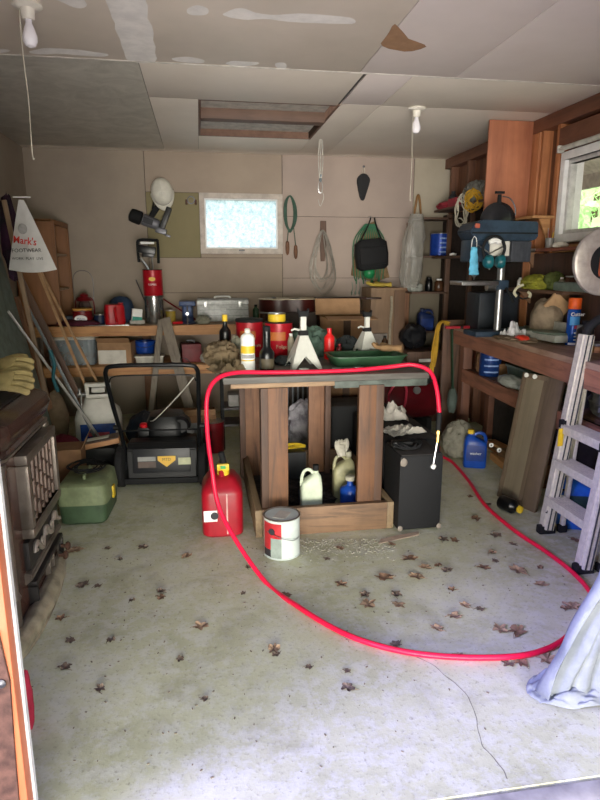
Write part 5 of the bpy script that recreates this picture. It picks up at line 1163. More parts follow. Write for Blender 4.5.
bottle('oil_bottle', 'dark bottle with a green and blue label beside the saw at the picture edge', (X_(595, 3.22), 3.24, BZ+.0008), .048, .19, blacksat, blackm, neck=.4, lab=M('green_label', '2c7a5a', .5), labz=(.15, .55))
t = T('wooden_box', 'small light wooden box on the front edge of the right bench', 'box', onr(590, 352)+Vector((.07, .04, 0)), -.06)
MB().b2((-.07, -.09, 0), (.09, .09, .035), .003).put('tray', wood_new, t); MB().b2((-.05, -.07, .0355), (.08, .08, .05), .002).put('contents', M('grey_mixed', '7d7a76', .6), t)
o = MB().sph((0, 0, .01), (.12, .18, .015), 14, .3, 7, 61, True, flat=0).put('bench_dust', M('sawdust', '8d7660', .95), loc=(2.17, 3.9, BZ+.0005)); tag(o, 'scatter of sawdust and bits on the right bench top', 'sawdust', kind='stuff')
o = MB().box((0, 0, .035), (.10, .16, .07), bev=.01).put('parts_box', mgd, loc=(2.32, 3.97, BZ+.0008)); tag(o, 'green-grey parts box between the red piece and the mitre saw', 'box')
# yellow rope + green strap hanging at the end
t = T('rope_hank', 'hank of yellow rope hanging down from the far corner of the right bench', 'rope', (2.08, 4.96, BZ+.005))
for k in range(9):
    a = k*.7; MB().tube(cr([(.03+.02*math.cos(a), .03*math.sin(a), .0+.012*(k % 3)), (-.01, .02*math.sin(a), .035), (-.055+.012*math.cos(a), .02*math.sin(a), -.02), (-.07+.02*math.cos(a*2), .022*math.sin(a), -.22), (-.09+.022*math.cos(a), .02*math.sin(a), -.36-.02*(k % 4))], 4), .0065, 6).put('strand', dkyellow, t)
t = T('webbing_strap', 'dark green strap hanging over the far end of the right bench', 'strap', (2.10, 4.78, BZ+.0))
MB().sheet(lambda u, v: [(.06-.09*min(1, v*5)+(.0 if v < .2 else -.004), (u-.5)*.05-.10*v, .006 if v < .18 else .006-.62*(v-.18))][0], 3, 26).put('strap', dkgreen, t, solid=.004)
MB().sph((-.035, -.11, -.60), (.04, .05, .11), 14, .15, 4, 6).put('cloth_end', M('green_grey_bundle', '4e5a54', .8), t)
# ---- below the right bench
zl2 = LZ+.0008
c = can('paint_can', 'blue tin on the shelf below the right bench', (2.30, 4.50, zl2), .085, .19, M('dark_blue_tin', '1b3570', .3, .2), None, rimm=steel)
for k in range(3): strip(.0862, .03+.05*k, .042+.05*k, -2.6, -1.2).put('printed_band', M('pale_blue_print', '7f9bd6'), c)
t = T('plastic_tub', 'dark grey-green plastic tub on the shelf below the right bench', 'tub', (2.40, 4.08, zl2), PI/2)
MB().loft([sup(.28, .20, 0, 6), sup(.32, .24, .13, 6)]).put('tub_body', M('smoky_tub', '47554f', .35, 0, .2), t); MB().loft([sup(.335, .255, .125, 6), sup(.335, .255, .14, 6)]).put('lid', M('smoky_tub_lid', '5d6a64', .4), t)
o = MB().sph((0, 0, .035), (.075, .17, .05), 20, .14, 4, 29, False, flat=0).put('plastic_bag', film2, loc=(2.235, 4.02, LZ+.001)); tag(o, 'clear plastic bag lying over the front of the shelf below the right bench', 'bag')
o = MB().sph((0, 0, .05), (.08, .14, .07), 16, .25, 5, 71, True, flat=0).put('green_bundle', M('moss_bundle', '4a5240', .85), loc=(2.30, 3.62, zl2)); tag(o, 'mossy green bundle on the shelf below the right bench', 'bundle')
o = MB().sph((0, 0, .09), (.14, .20, .13), 18, .2, 5, 72, True, flat=0).put('grey_bag', M('grey_bag', '686663', .6, 0, .25), loc=(2.40, 3.05, zl2)); tag(o, 'grey plastic bag on the shelf under the bench behind the ladder', 'bag')
o = MB().sph((0, 0, .06), (.03, .04, .10), 12, .2, 5, 73, flat=0).put('wood_offcut', wood_old, loc=(2.29, 4.66, zl2)); tag(o, 'small offcut at the far end of the lower shelf', 'offcut')
o = MB().sph((0, 0, .13), (.12, .11, .15), 20, .16, 4, 74, True, flat=0).put('cloth_sack', M('sack_grey', '8d897a', .9, 0, .2), loc=(2.02, 4.40, .0)); tag(o, 'pale grey sack slumped on the floor left of the blue jug', 'sack')
jug('washer_jug', 'blue plastic jug with a yellow cap on the floor below the right bench', (2.035, 4.13, .0008), .17, .11, .29, blue, yellow, 'washer', M('label_blue2', '173480', .5), -.35, hs=1, lz=(.2, .62))
for i, (lx, ly, lzz, m, lab) in enumerate(((2.27, 4.12, .0, wood_newy, 'light wood block on the floor right of the blue jug'), (2.33, 4.05, .06, wood_oldy, 'darker wood block lying across the light one'))):
    o = MB().box((0, 0, .03), (.10, .30, .055), rz=.3*i-.1, bev=.003).put('wood_block', m, loc=(lx, ly, .0008+.057*i)); tag(o, lab, 'wood block')
o = MB().b2((-.12, -.14, 0), (.12, .14, .17), .004).put('wooden_crate', wood_oldz, loc=(2.40, 3.74, .0008)); tag(o, 'small crate in the dark behind the leaning panel', 'crate')
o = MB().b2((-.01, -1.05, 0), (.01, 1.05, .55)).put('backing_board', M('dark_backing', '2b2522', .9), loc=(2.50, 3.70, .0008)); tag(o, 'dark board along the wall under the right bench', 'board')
for i, (px, py) in enumerate(((491, 445), (499, 450))):
    P_ = at(px, py, Y=3.90)
    t = T('hook_knob', ['white round knob on the block pile, the left one', 'white round knob on the block pile, the right one'][i], 'knob', (P_.x, P_.y, P_.z))
    MB().fr((0, 0, 0), PI/2+.0, 0, .0).lathe([(.012, -.01), (.016, 0), (.017, .004), (.001, .006)], n=18).put('knob', whiteprint, t); MB().fr((0, 0, 0), PI/2, 0, 0).lathe([(.006, .004), (.006, .008), (.001, .0085)], n=10).put('bolt', blackm, t)
# leaning panel
A0 = Vector((1.925, 3.50, .004)); B0 = Vector((2.01, 3.27, .004)); tp = at(527, 377, Y=3.62); 
u_ = (B0-A0).normalized(); v_ = Vector((2.065, 3.58, .83))-A0; v_ -= u_*v_.dot(u_); H_ = v_.length; v_.normalize(); n_ = u_.cross(v_)
t = T('leaning_panel', 'brown framed door panel leaning against the front of the right bench', 'door panel', A0)
t.rotation_euler = Matrix((u_, -n_, v_)).transposed().to_euler()
pb = WOOD('drab_panel', '63513f', '44372b', 'z', .5); pbl = WOOD('drab_panel_light', '766955', '5a4f40', 'z', .4)
MB().b2((.0, -.004, .0), (.17, .008, H_), .002).put('panel', pbl, t)
frame(MB(), (-.02, 0), (.18, H_), .03, -.012, .012).put('frame', pb, t)
MB().b2((.182, -.014, -.02), (.29, .012, H_+.02), .004).put('side_strip', pb, t)
for px in (0.02, .085): 
    MB().fr((px, -.012, H_-.015), PI/2).lathe([(.008, -.01), (.014, .006), (.015, .012), (.001, .014)], n=18).put('knob', whiteprint, t)
t = bottle('oil_bottle', 'black oil bottle with a yellow cap lying at the foot of the leaning panel', (1.84, 3.33, .045), .045, .16, blacksat, yellow, neck=.45, sh=.6, rot=(PI/2, 0, .35))
# ---- aluminium step ladder
t = T('step_ladder', 'aluminium step ladder with black feet leaning on the right bench', 'ladder', (0, 0, 0))
F1 = at(546, 528, Z=.03); F2 = at(583, 567, Z=.03)

dirv = Vector((.135, .02, 1.02)); dirv.normalize()
LL = 1.12; alul = M('ladder_aluminium', 'e0d8c8', .38, .35, .1, 40)
def rail(F, name='side_rail'):
    P1 = F+dirv*LL
    mb = MB(); mb.bar(F, P1, .052, .075, .004, up=(0, 1, 0))
    for s in (-.028, .0, .028): mb.bar(F+Vector((s, -.014, 0)), P1+Vector((s, -.014, 0)), .008, .010, 0, up=(1, 0, 0))
    g = MB()
    for s in (-.014, .014): g.bar(F+Vector((s, -.0395, 0)), P1+Vector((s, -.0395, 0)), .007, .004, 0, up=(0, 1, 0))
    r_ = mb.put(name, alul, t); g.put('groove', M('groove_dark', '3a3b3e', .5), r_); return r_
F1 = Vector((F1.x, F1.y, .03)); F2 = Vector((F2.x, F2.y, .03))
for F_ in (F1, F2):
    rail(F_)
    MB().box(F_+Vector((0, 0, -.005)), (.10, .05, .05), bev=.01).put('rubber_foot', blackm, t)
    rear = F_+Vector((.10, 0, 0))
    MB().bar(rear+Vector((0, 0, .0)), F_+dirv*.95+Vector((.045, 0, 0)), .02, .03, .003, up=(0, 1, 0)).put('rear_rail', alul, t)
    MB().box(rear+Vector((0, 0, -.008)), (.05, .04, .045), bev=.008).put('rubber_foot', blackm, t)
    MB().box(F_+dirv*.62+Vector((-.0, -.0, 0)), (.09, .045, .05), bev=.008).put('hinge_bracket', blackm, t)
for k, s in enumerate((.20, .42, .62)):
    a = F1+dirv*s; b = F2+dirv*s
    mb = MB(); mb.b2((a.x-.045, b.y+.014, a.z-.012), (a.x+.06, a.y-.014, a.z+.0), .002); mb.b2((a.x-.052, b.y+.014, a.z-.045), (a.x-.044, a.y-.014, a.z+.002), .002)
    for j in range(6): mb.b2((a.x-.04+.017*j, b.y+.014, a.z), (a.x-.034+.017*j, a.y-.014, a.z+.003))
    mb.put('step', alul, t)
MB().b2((F1.x+dirv.x*.60-.05, F1.y-.0-.013*2, F1.z+.50), (F1.x+dirv.x*.6-.043, F1.y-.012, F1.z+.6)).put('warning_sticker', yellow, t)
a = F1+dirv*.5; MB().b2((a.x-.055, F1.y-.018, a.z), (a.x-.03, F1.y-.0135, a.z+.10)).put('warning_sticker', yellow, t)
T1 = F1+dirv*LL; T2 = F2+dirv*LL
MB().tube(cr([T1, T1+Vector((.02, -.0, .05)), T1+Vector((.08, -.05, .10)), T2+Vector((.08, .05, .10)), T2+Vector((.02, 0, .05)), T2], 6), .024, 10).put('top_handrail', blackm, t)
MB().tube([F1+dirv*.10+Vector((-.03, -.016, 0)), F1+dirv*.24+Vector((.05, -.016, 0))], .006).put('locking_rod', blackm, t)
# blue drum + white bottle behind ladder
jug('detergent_jug', 'bright blue jug with a dark label on the floor behind the ladder', (2.16, 3.02, .0008), .24, .16, .34, M('jug_bright_blue', '1f56b8', .3), whiteprint, None, M('label_dark_green', '1f3a3a', .5), -.3, hs=1, lz=(.3, .62))
bottle('white_bottle', 'white bottle standing behind the ladder on the bright blue jug side', (2.34, 2.86, .0008), .05, .33, whiteprint, whiteprint, neck=.5)
o = MB().sph((0, 0, .08), (.13, .16, .12), 16, .15, 4, 81, flat=0).put('black_bag', blacksat, loc=(2.42, 3.22, .0)); tag(o, 'black bag on the floor behind the blue jug and ladder', 'bag')
# ---- hanging grey-blue cloth at the right door side
cl = M('denim_grey_cloth', '83888f', .9, 0, .22, 7, .5, '646a74')
def drape(u, v):
    # v 0 top at the jamb, 1 on the floor ; u across
    top = Vector((1.50, 1.62+.12*u, 1.00)); 
    fx = 1.42-.30*(1-u)-.02; bot = Vector((1.22+.34*u-.10*(1-u), 1.80-.12*u-.12*(1-u), .03))
    p = top.lerp(bot, v); p.x -= .05*math.sin(PI*v)*(-1 if u > .5 else .3)
    k = .035+.02*v
    p.x += k*math.sin(u*30+v*2+2*noise.noise(Vector((u*3, v*2, 0))))*min(1, v*3)*.45; p.y += k*math.cos(u*36+v*3)*min(1, v*3)*.6
    n = noisev(p, 5, 3)*.03*v; p += n
    return p
t = T('draped_shirt', 'grey-blue cloth hanging at the right of the doorway and bunched on the floor', 'cloth', (1.2, 1.68, 0))
def dr(u, v): return drape(u, v)-Vector((1.2, 1.68, 0))
mb = MB().sheet(dr, 50, 40)
def pile(u, v):
    a = 2*PI*u; r = .13*v; x = r*1.25*math.cos(a); y = r*.75*math.sin(a)
    h = .075*(1-v**2.2); f = abs(noise.noise(Vector((x*9+.6*math.sin(y*20), y*22, 2))))*1.6+.6*abs(noise.noise(Vector((x*22, y*45, 5))))
    return (x+.07, y+.03, .004+h*(.45+1.0*f)+(.012 if v > .9 else 0)*f)
mb.sheet(pile, 64, 26)
mb.put('cloth', cl, t, ang=75, solid=.002)
MB().b2((1.52, 1.46, -.03), (1.62, 1.60, 2.14), .004).put('tmp', None); bpy.data.objects.remove(bpy.data.objects['tmp'])
# ================================================================ THINGS HANGING ON THE BACK WALL
YW = YB-.001
def wl(px, py, off=0): p = at(px, py, Y=YB-off); return p
# hard hat
t = T('hard_hat', 'white hard hat hanging on the back wall left of the window', 'hard hat', wl(160, 192, .09))
hw = M('hat_white', 'd8d4c6', .35, 0, .06)
def dome(u, v):
    a = 2*PI*u; r = math.sin(v*PI/2)
    k = 1+.04*max(0, math.cos(4*a))*(1-v)
    return (.125*r*math.cos(a)*k, -.02-.12*math.cos(v*PI/2)*1.0*k, .155*r*math.sin(a))
MB().sheet(dome, 40, 14).put('shell', hw, t, solid=.004)
MB().sheet(lambda u, v: (.125*(1+.10*v)*math.cos(PI+PI*u)*(1), -.02+.02*v, (.155+.055*v*math.sin(PI*u))*math.sin(PI+PI*u)), 24, 4).put('brim', hw, t, solid=.004)
MB().tube([(0, -.135+.02*abs(s), .13*s/1.2) for s in [k/6 for k in range(-6, 7)]], .010, 8).tube([(.045, -.13+.04*abs(s), .12*s/1.2) for s in [k/6 for k in range(-6, 7)]], .007, 8).tube([(-.045, -.13+.04*abs(s), .12*s/1.2) for s in [k/6 for k in range(-6, 7)]], .007, 8).put('ridge', hw, t)
MB().tube(cr([(-.10, .03, -.03), (-.13, .03, -.12), (-.15, .03, -.17)], 4), .008).put('chin_strap', blackm, t)
t.rotation_euler = (0, -.15, 0); t.scale = (.82, .8, .82); t.location.x += .02
# nail gun
t = T('nail_gun', 'black and silver nail gun hanging on the wall below the hard hat', 'nail gun', wl(148, 226, .06), rot=(0, math.radians(20), 0))
t.scale = (1.08, 1.0, 1.08)
MB().fr((-.14, 0, .04), 0, PI/2).lathe([(.03, -.04), (.055, -.03), (.06, 0), (.06, .06), (.05, .07), (.001, .07)], n=22).put('rear_cap', blackm, t)
MB().fr((-.06, 0, .04), 0, PI/2).lathe([(.05, 0), (.052, .01), (.048, .13), (.035, .15), (.001, .15)], n=22).put('barrel', M('gun_silver', '6f7076', .45, .4), t)
MB().box((-.01, -.052, .04), (.09, .006, .05), bev=.002).put('side_label', blackprint, t)
MB().bar((.0, 0, .07), (.03, 0, .20), .05, .045, .012, up=(0, 1, 0)).put('grip', blackm, t)
MB().bar((.12, 0, .02), (.13, 0, .22), .05, .09, .006, up=(0, 1, 0)).put('magazine', M('magazine_black', '08090b', .4), t)
MB().box((.12, 0, .0), (.10, .04, .05), ry=-.1, bev=.008).box((.19, 0, -.02), (.05, .02, .02), bev=.004).put('nose', darksteel, t)
MB().bar((.02, 0, .20), (.13, 0, .23), .045, .04, .01, up=(0, 1, 0)).put('butt', blackm, t)
# small ring clamp
t = T('pipe_clamp', 'small dark ring-shaped pipe clamp hung beside the window', 'clamp', wl(191, 200, .015))
MB().fr((0, 0, 0), PI/2).lathe([(.030, -.008), (.038, -.008), (.038, .008), (.030, .008), (.030, -.008)], n=24, caps=False).put('ring', darksteel, t)
MB().box((-.045, 0, -.02), (.022, .016, .05), bev=.004).box((.045, 0, -.02), (.022, .016, .05), bev=.004).put('bolt_ear', rust, t)
# jump rope / green cord with wooden handles
t = T('cord_hank', 'looped green cord with two wooden handles hanging right of the window', 'cord', wl(290, 198, .03))
gm2 = M('green_cord', '3f5a4c', .8)
for k in range(5):
    w_ = .035+.006*k
    MB().tube(cr([(0, -.01*k*.5, .02), (-w_, -.005*k, -.06), (-w_*.9, -.005*k, -.24), (0, -.005*k, -.31-.012*(k % 3)), (w_, -.005*k, -.22), (w_*.95, -.005*k, -.08)], 5, True), .0065, 6, True).put('loop', gm2, t)
for x, z1 in ((-.03, -.56), (.055, -.60)):
    MB().tube([(x*.6, -.02, -.28), (x, -.015, z1+.14)], .004, 6).put('cord_end', gm2, t)
    MB().lathe([(.006, .14), (.017, .13), (.02, .07), (.016, .02), (.005, .0)], n=12, c=(x, -.015, z1)).put('wooden_handle', M('dowel_brown', '6f4a34', .6), t)
# black pouch
t = T('holster', 'black spade-shaped leather pouch hanging from a nail high on the wall', 'pouch', wl(363, 185, .02))
MB().prism([(-.02, .11), (-.06, .075), (-.068, .03), (-.05, -.05), (-.03, -.13), (-.01, -.155), (.015, -.15), (.035, -.08), (.06, .0), (.075, .05), (.055, .085), (.025, .11)], -.02, .015, 'xz', .008).put('pouch', M('pouch_black', '0a0b10', .6), t)
MB().tube(cr([(-.012, 0, .10), (-.005, 0, .17), (.012, 0, .17), (.015, 0, .10)], 4), .003, 6).put('loop', jute, t)
MB().fr((.0, .012, .175), PI/2).lathe([(.006, 0), (.006, .03), (.012, .032), (.001, .036)], n=10).put('nail', darksteel, t)
# wooden strip + wire coil
t = T('wooden_paddle', 'dark tapered wooden strip hanging on the back wall', 'wooden strip', wl(323, 240, .015))
MB().prism([(-.03, .19), (.03, .19), (.036, -.02), (.018, -.215), (-.022, -.215), (-.034, -.02)], -.012, .012, 'xz', .003).put('blade', wood_dkz, t)
MB().fr((.005, -.012, .05), PI/2).lathe([(.006, 0), (.006, .006), (.001, .008)], n=10).put('nail', steel, t)
mbw = MB(); r3 = random.Random(4)
for k in range(12):
    w_ = .05+.085*r3.random(); d_ = .38+.22*r3.random(); c_ = (r3.random()-.5)*.05
    mbw.tube(cr([(c_*.3, -.006*k*.4, .10), (c_-w_*.7, -.004*k, -.10), (c_-w_, -.004*k, -d_*.7), (c_, -.004*k, -d_), (c_+w_, -.004*k, -d_*.72), (c_+w_*.6, -.004*k, -.08)], 5, True), .0028, 5, True)
o = mbw.put('wire_coil', wirem, loc=wl(322, 240, .035)); tag(o, 'long loops of thin grey wire hanging over the wooden strip', 'wire coil')
# black bag with things behind it
t = T('duffel_bag', 'black shoulder bag hanging by its straps on the back wall', 'bag', wl(371, 250, .12))
MB().fr((0, 0, 0), 0, math.radians(-6)).loft([sup(.26, .11, -.20, 4), sup(.33, .14, -.17, 4), sup(.35, .15, -.05, 4), sup(.33, .14, .07, 4), sup(.22, .11, .11, 3)]).put('bag_body', M('bag_black', '08090d', .75, 0, .2), t)
MB().box((.0, -.085, -.06), (.28, .03, .18), bev=.02, ry=-.1).put('front_pocket', M('bag_black', '08090d'), t)
for s in (-1, 1): MB().sheet(lambda u, v, s=s: (s*(.02+.09*v**1.3)+.0, -.03+.03*v+(u-.5)*.035, .32-.22*v), 3, 10).put('strap', blackm, t, solid=.006)
MB().tube([(0, .02, .33), (0, .10, .335)], .006).put('hook', steel, t)
o = MB().prism([(-.20, -.26), (-.16, .02), (-.06, .25), (.04, .29), (.08, .20), (.22, -.28), (.05, -.33)], -.006, .006, 'xz').put('canvas_sheet', M('tan_canvas', '7a6244', .9, 0, .2), loc=wl(370, 250, .022)); tag(o, 'tan canvas hanging behind the black bag', 'canvas')
mbw = MB()
for k in range(13):
    x = -.15+.025*k; mbw.tube(cr([(x*.3, -.01, .22), (x*1.1, -.012, .05), (x*1.1+.01*math.sin(k), -.012, -.25), (x+.012*math.cos(k*2), -.012, -.36-.03*math.sin(k*1.9))], 4), .006, 6)
o = mbw.put('green_netting', M('net_green', '2f6a4a', .7), loc=wl(369, 246, .045)); tag(o, 'green cord netting hanging behind and below the black bag', 'netting')
o = MB().sph((0, 0, 0), .062, 18).put('green_ball', M('ball_green', '1f7a46', .35), loc=wl(369, 273, .11)); tag(o, 'green ball held in the netting below the black bag', 'ball')
mbw = MB()
for k in range(3): mbw.tube(cr([(.04*k, 0, 0), (.04*k+.01, 0, -.06), (.04*k, 0, -.10)], 4), .004, 6); mbw.sph((.04*k, 0, -.115), (.010, .010, .02), 8)
o = mbw.put('net_toggles', M('toggle_grey_green', '7d8a7c', .7), loc=wl(352, 282, .035)); tag(o, 'small cord toggles dangling below the canvas', 'toggles')
# ceiling pull cords
def bulb(px, py, lab, L_, size=1):
    p = at(px, py, Z=ZC)
    t = T('ceiling_light', lab, 'ceiling light', (p.x, p.y, ZC))
    MB().lathe([(.06*size, -.0), (.062*size, -.008), (.055*size, -.014), (.03, -.018), (.026, -.055), (.022, -.06)], n=28).put('socket_base', porc, t)
    MB().lathe([(.013, -.058), (.014, -.075), (.024, -.10), (.031, -.125), (.030, -.145), (.02, -.163), (.001, -.17)], n=24).put('bulb', lens, t)
    MB().tube(cr([(-.03, -.01, -.02), (-.032, -.012, -.2), (-.036+.01, -.012, -L_*.6), (-.03, -.012, -L_+.02), (-.022, -.012, -L_)], 5), .0022, 6).put('pull_string', jute, t)
    return t
bulb(27, 4, 'bare bulb in a porcelain ceiling socket, front left', .62)
bulb(417, 108, 'bare bulb in a porcelain ceiling socket, rear right', .62)
p = at(321, 139, Z=ZC)
t = T('pull_rope', 'white knotted pull rope hanging from the hatch edge with a metal clip', 'rope', (at(321, 139, Y=5.52).x, 5.53, ZC))
for k, x in enumerate((-.012, 0, .012)): MB().tube(cr([(x, 0, .0), (x*1.6, -.004*k, -.18), (x*.6, 0, -.33)], 4), .0042, 6).put('strand', M('rope_white', 'c4c0b6', .8), t)
MB().sph((0, 0, -.335), (.013, .011, .02), 10).sph((.002, 0, -.30), (.010, .010, .014), 8).put('knot', M('rope_grey_blue', '7f8a90', .8), t)
MB().tube(cr([(0, 0, -.34), (.018, 0, -.38), (.012, 0, -.44), (-.012, 0, -.44), (-.018, 0, -.38)], 4, True), .004, 6, True).put('clip', steel, t)
MB().tube(cr([(.01, 0, -.42), (.03, 0, -.48), (.0, 0, -.56), (-.02, 0, -.50)], 4), .003, 6).put('cord_tail', M('rope_white', 'c4c0b6'), t)
# ================================================================ MORE SMALL CLUTTER
bottle('glass_bottle', 'small green bottle standing between the toolbox and the coffee cans on the back bench', onb(256, 5.85, .985), .03, .16, M('bottle_green', '2c4a34', .25), blackm, neck=.45)
can('tin_can', 'rusty small tin at the right end of the back bench', onb(264, 5.75, .985), .04, .09, rust)
o = MB().sph((0, 0, .03), (.06, .05, .04), 12, .25, 6, 91, True, flat=0).put('tan_rag', drab, loc=onb(203, 5.66, .985)); tag(o, 'drab rag lying in front of the grey toolbox', 'rag')
t = T('screwdriver', 'screwdriver with a red handle lying left of the blue vise', 'screwdriver', onb(178, 5.64, .985), .4)
MB().cyl((-.05, 0, .014), (.04, 0, .014), .013).put('handle', red, t); MB().cyl((.04, 0, .014), (.14, 0, .014), .003, n=8).put('blade', steel, t)
# centre table extras
t = T('adjustable_wrench', 'steel wrench lying before the green tray on the table', 'wrench', ont(345, 3.40), .15)
MB().b2((-.08, -.008, 0), (.07, .008, .008), .002).put('shank', steel, t); MB().prism([(.06, -.018), (.09, -.026), (.11, -.02), (.10, -.006), (.10, .006), (.11, .02), (.09, .024), (.06, .016)], 0, .010, 'xy', .001).put('jaw', steel, t)
o = MB().sph((0, 0, .02), (.05, .06, .03), 12, .25, 6, 92, True, flat=0).put('dark_rag', M('dark_cloth', '23282a'), loc=ont(283, 3.62)); tag(o, 'small dark rag between the black bottle and the nearer jack stand', 'rag')
can('tin_can', 'low grey tin on the table behind the white spray can', ont(238, 3.95), .04, .10, darkgrey)
bottle('small_bottle', 'small brown bottle on the table right of the farther jack stand', ont(384, 4.0), .022, .12, M('amber_jar', '4a3020'), blackm, neck=.5)
# right bench extras
for i, (px, py, w_, d_, h_, m, nm, lab) in enumerate(((512, 332, .10, .06, .035, mgd, 'metal_block', 'small green-grey metal block near the front edge of the right bench'),
        (523, 326, .07, .12, .05, offwhite, 'white_box', 'small white box on the right bench behind the metal block'),
        (533, 328, .11, .05, .03, mgr, 'metal_plate', 'flat pale metal piece on the right bench before the dust bag'))):
    p = onr(px, py); o = MB().box((0, 0, h_/2), (w_, d_, h_), bev=.006).put(nm, m, loc=(p.x+.02, p.y, p.z), rot=(0, 0, .3*i)); tag(o, lab, 'metal piece' if 'metal' in nm else 'box')
t = T('screwdriver', 'screwdriver with a yellow handle lying at the front of the right bench', 'screwdriver', onr(500, 337)+Vector((.03, 0, 0)), -1.2)
MB().cyl((-.05, 0, .014), (.04, 0, .014), .012).put('handle', yellow, t); MB().cyl((.04, 0, .014), (.13, 0, .014), .003, n=8).put('blade', steel, t)
bottle('small_bottle', 'tiny white bottle on the lowest wall shelf left of the yellow-green cloth', (2.46, 4.42, zl+.0008), .022, .08, whiteprint, whiteprint, neck=.6)
can('tin_can', 'brown tin on the lowest wall shelf nearest the saw', (2.48, 3.80, zl+.0008), .03, .10, rust)
t = T('pencil_jar', 'jar of thin tools on the shelf below the window', 'jar', (2.50, 4.12, zw+.0008))
MB().lathe([(.028, 0), (.03, .004), (.03, .07), (.027, .07), (.026, .006), (.001, .006)], n=20).put('jar_body', M('jar_grey', '8a8782', .3), t)
for k in range(4): MB().tube([(.012*math.cos(k*1.6), .012*math.sin(k*1.6), .01), (.022*math.cos(k*1.6), .022*math.sin(k*1.6), .11+.015*k)], .003, 6).put('rod', [yellow, red, steel, wood_oldz][k], t)
# lower right shelf and floor extras
can('tin_can', 'grey tin on the shelf below the right bench beside the mossy bundle', (2.34, 3.36, zl2), .06, .13, darksteel)
o = MB().box((0, 0, .05), (.16, .20, .10), bev=.004).put('cardboard_carton', card2, loc=(2.42, 4.52, zl2)); tag(o, 'brown carton behind the blue tin on the shelf below the right bench', 'box')
for k in range(3):
    o = MB().box((0, 0, .012), (.09, .34, .022), rz=.05*k, bev=.002).put('wood_offcut', [wood_newy, wood_oldy, wood_newy][k], loc=(2.40, 4.40, .1726 if 0 else .0008+.024*k)); tag(o, ['lowest board', 'middle board', 'top board'][k]+' of the small stack on the floor deep under the right bench', 'board')
# ================================================================ FLOOR LITTER
lb = M('leaf_brown', '8a6a52', .85, 0, .3, 30, .3); lt = M('leaf_tan', 'a88a6c', .85, 0, .3, 30, .3); ldk = M('leaf_dark', '7a6858', .9, 0, .3, 30, .3)
def leafmesh(seed, mat, r=.04):
    r4 = random.Random(seed); n = 22
    def fn(u, v):
        a = 2*PI*u; lob = 1+.22*math.cos(a*5+seed)+.16*math.cos(a*7+seed*2)+.06*math.cos(a*13)+.25*noise.noise(Vector((math.cos(a)*1.5, math.sin(a)*1.5, seed)))
        rr = r*v*max(.25, lob)*.75; x = rr*math.cos(a)*1.25; y = rr*math.sin(a)
        z = .002+.010*v*abs(noise.noise(Vector((x*40, y*40, seed))))+.006*v*v*abs(math.sin(a*1.5+seed))
        return (x, y, z)
    mb = MB().sheet(fn, 44, 5); mb.tube(cr([(0, 0, .004), (-r*.7, .004, .006), (-r*1.5, -.004, .004)], 3), .0012, 5)
    o = mb.put('dead_leaf', mat, ang=80); return o
protos = [leafmesh(s, m, r) for s, m, r in ((1, lb, .036), (2, lt, .040), (3, ldk, .030), (4, lb, .026), (5, ldk, .020), (6, lt, .028))]
spots = [(201, 627, 1), (161, 592, 4), (161, 598, 3), (132, 601, 4), (74, 551, 1), (143, 548, 2), (120, 560, 4), (83, 586, 2), (98, 587, 4), (348, 689, 2), (347, 672, 4), (274, 650, 5), (276, 655, 4),
         (309, 668, 4), (341, 585, 3), (368, 605, 1), (365, 595, 2), (384, 578, 0), (286, 596, 3), (248, 568, 4), (243, 594, 4), (410, 559, 0), (416, 577, 1), (455, 541, 0), (443, 540, 2), (447, 571, 2),
         (484, 568, 0), (518, 571, 1), (495, 562, 4), (492, 553, 5), (452, 590, 3), (399, 606, 5), (396, 595, 2), (396, 645, 2), (455, 617, 5), (437, 629, 5), (500, 630, 1), (517, 632, 0), (458, 658, 5),
         (508, 664, 2), (521, 663, 0), (547, 660, 1), (572, 607, 1), (565, 609, 3), (575, 541, 3), (476, 519, 0), (488, 505, 2), (496, 536, 2), (513, 545, 4), (470, 497, 3), (540, 568, 3), (540, 585, 5), (340, 549, 3), (392, 545, 3),
         (186, 557, 5), (108, 549, 4), (65, 668, 2), (70, 642, 4), (111, 641, 4), (61, 619, 3), (205, 700, 4), (100, 690, 4), (180, 660, 4), (438, 566, 3), (425, 568, 5), (327, 560, 4), (585, 625, 3), (560, 690, 5), (480, 610, 4), (465, 606, 5)]
for i, (px, py, k) in enumerate(spots):
    src = protos[k]; p = at(px, py, Z=0)
    o = src.copy(); COL.objects.link(o); o.location = (p.x, p.y, .0008); o.rotation_euler = (0, 0, i*2.399); s_ = .8+.4*((i*37) % 10)/10; o.scale = (s_, s_, s_)
    tag(o, 'curled dry brown leaf lying on the concrete floor', 'leaf', 'dead leaves on the floor')
for o in protos: bpy.data.objects.remove(o)
o = MB().prism([(-.14, -.02), (.13, .02), (.15, .06), (.0, .045), (-.10, .03)], 0, .003, 'xy').put('cardboard_scrap', M('pinkish_scrap', 'b8a08a', .8), loc=(1.06, 3.0, .001), rot=(0, 0, .12)); tag(o, 'pale cardboard strip on the floor before the black amplifier cabinet', 'scrap')
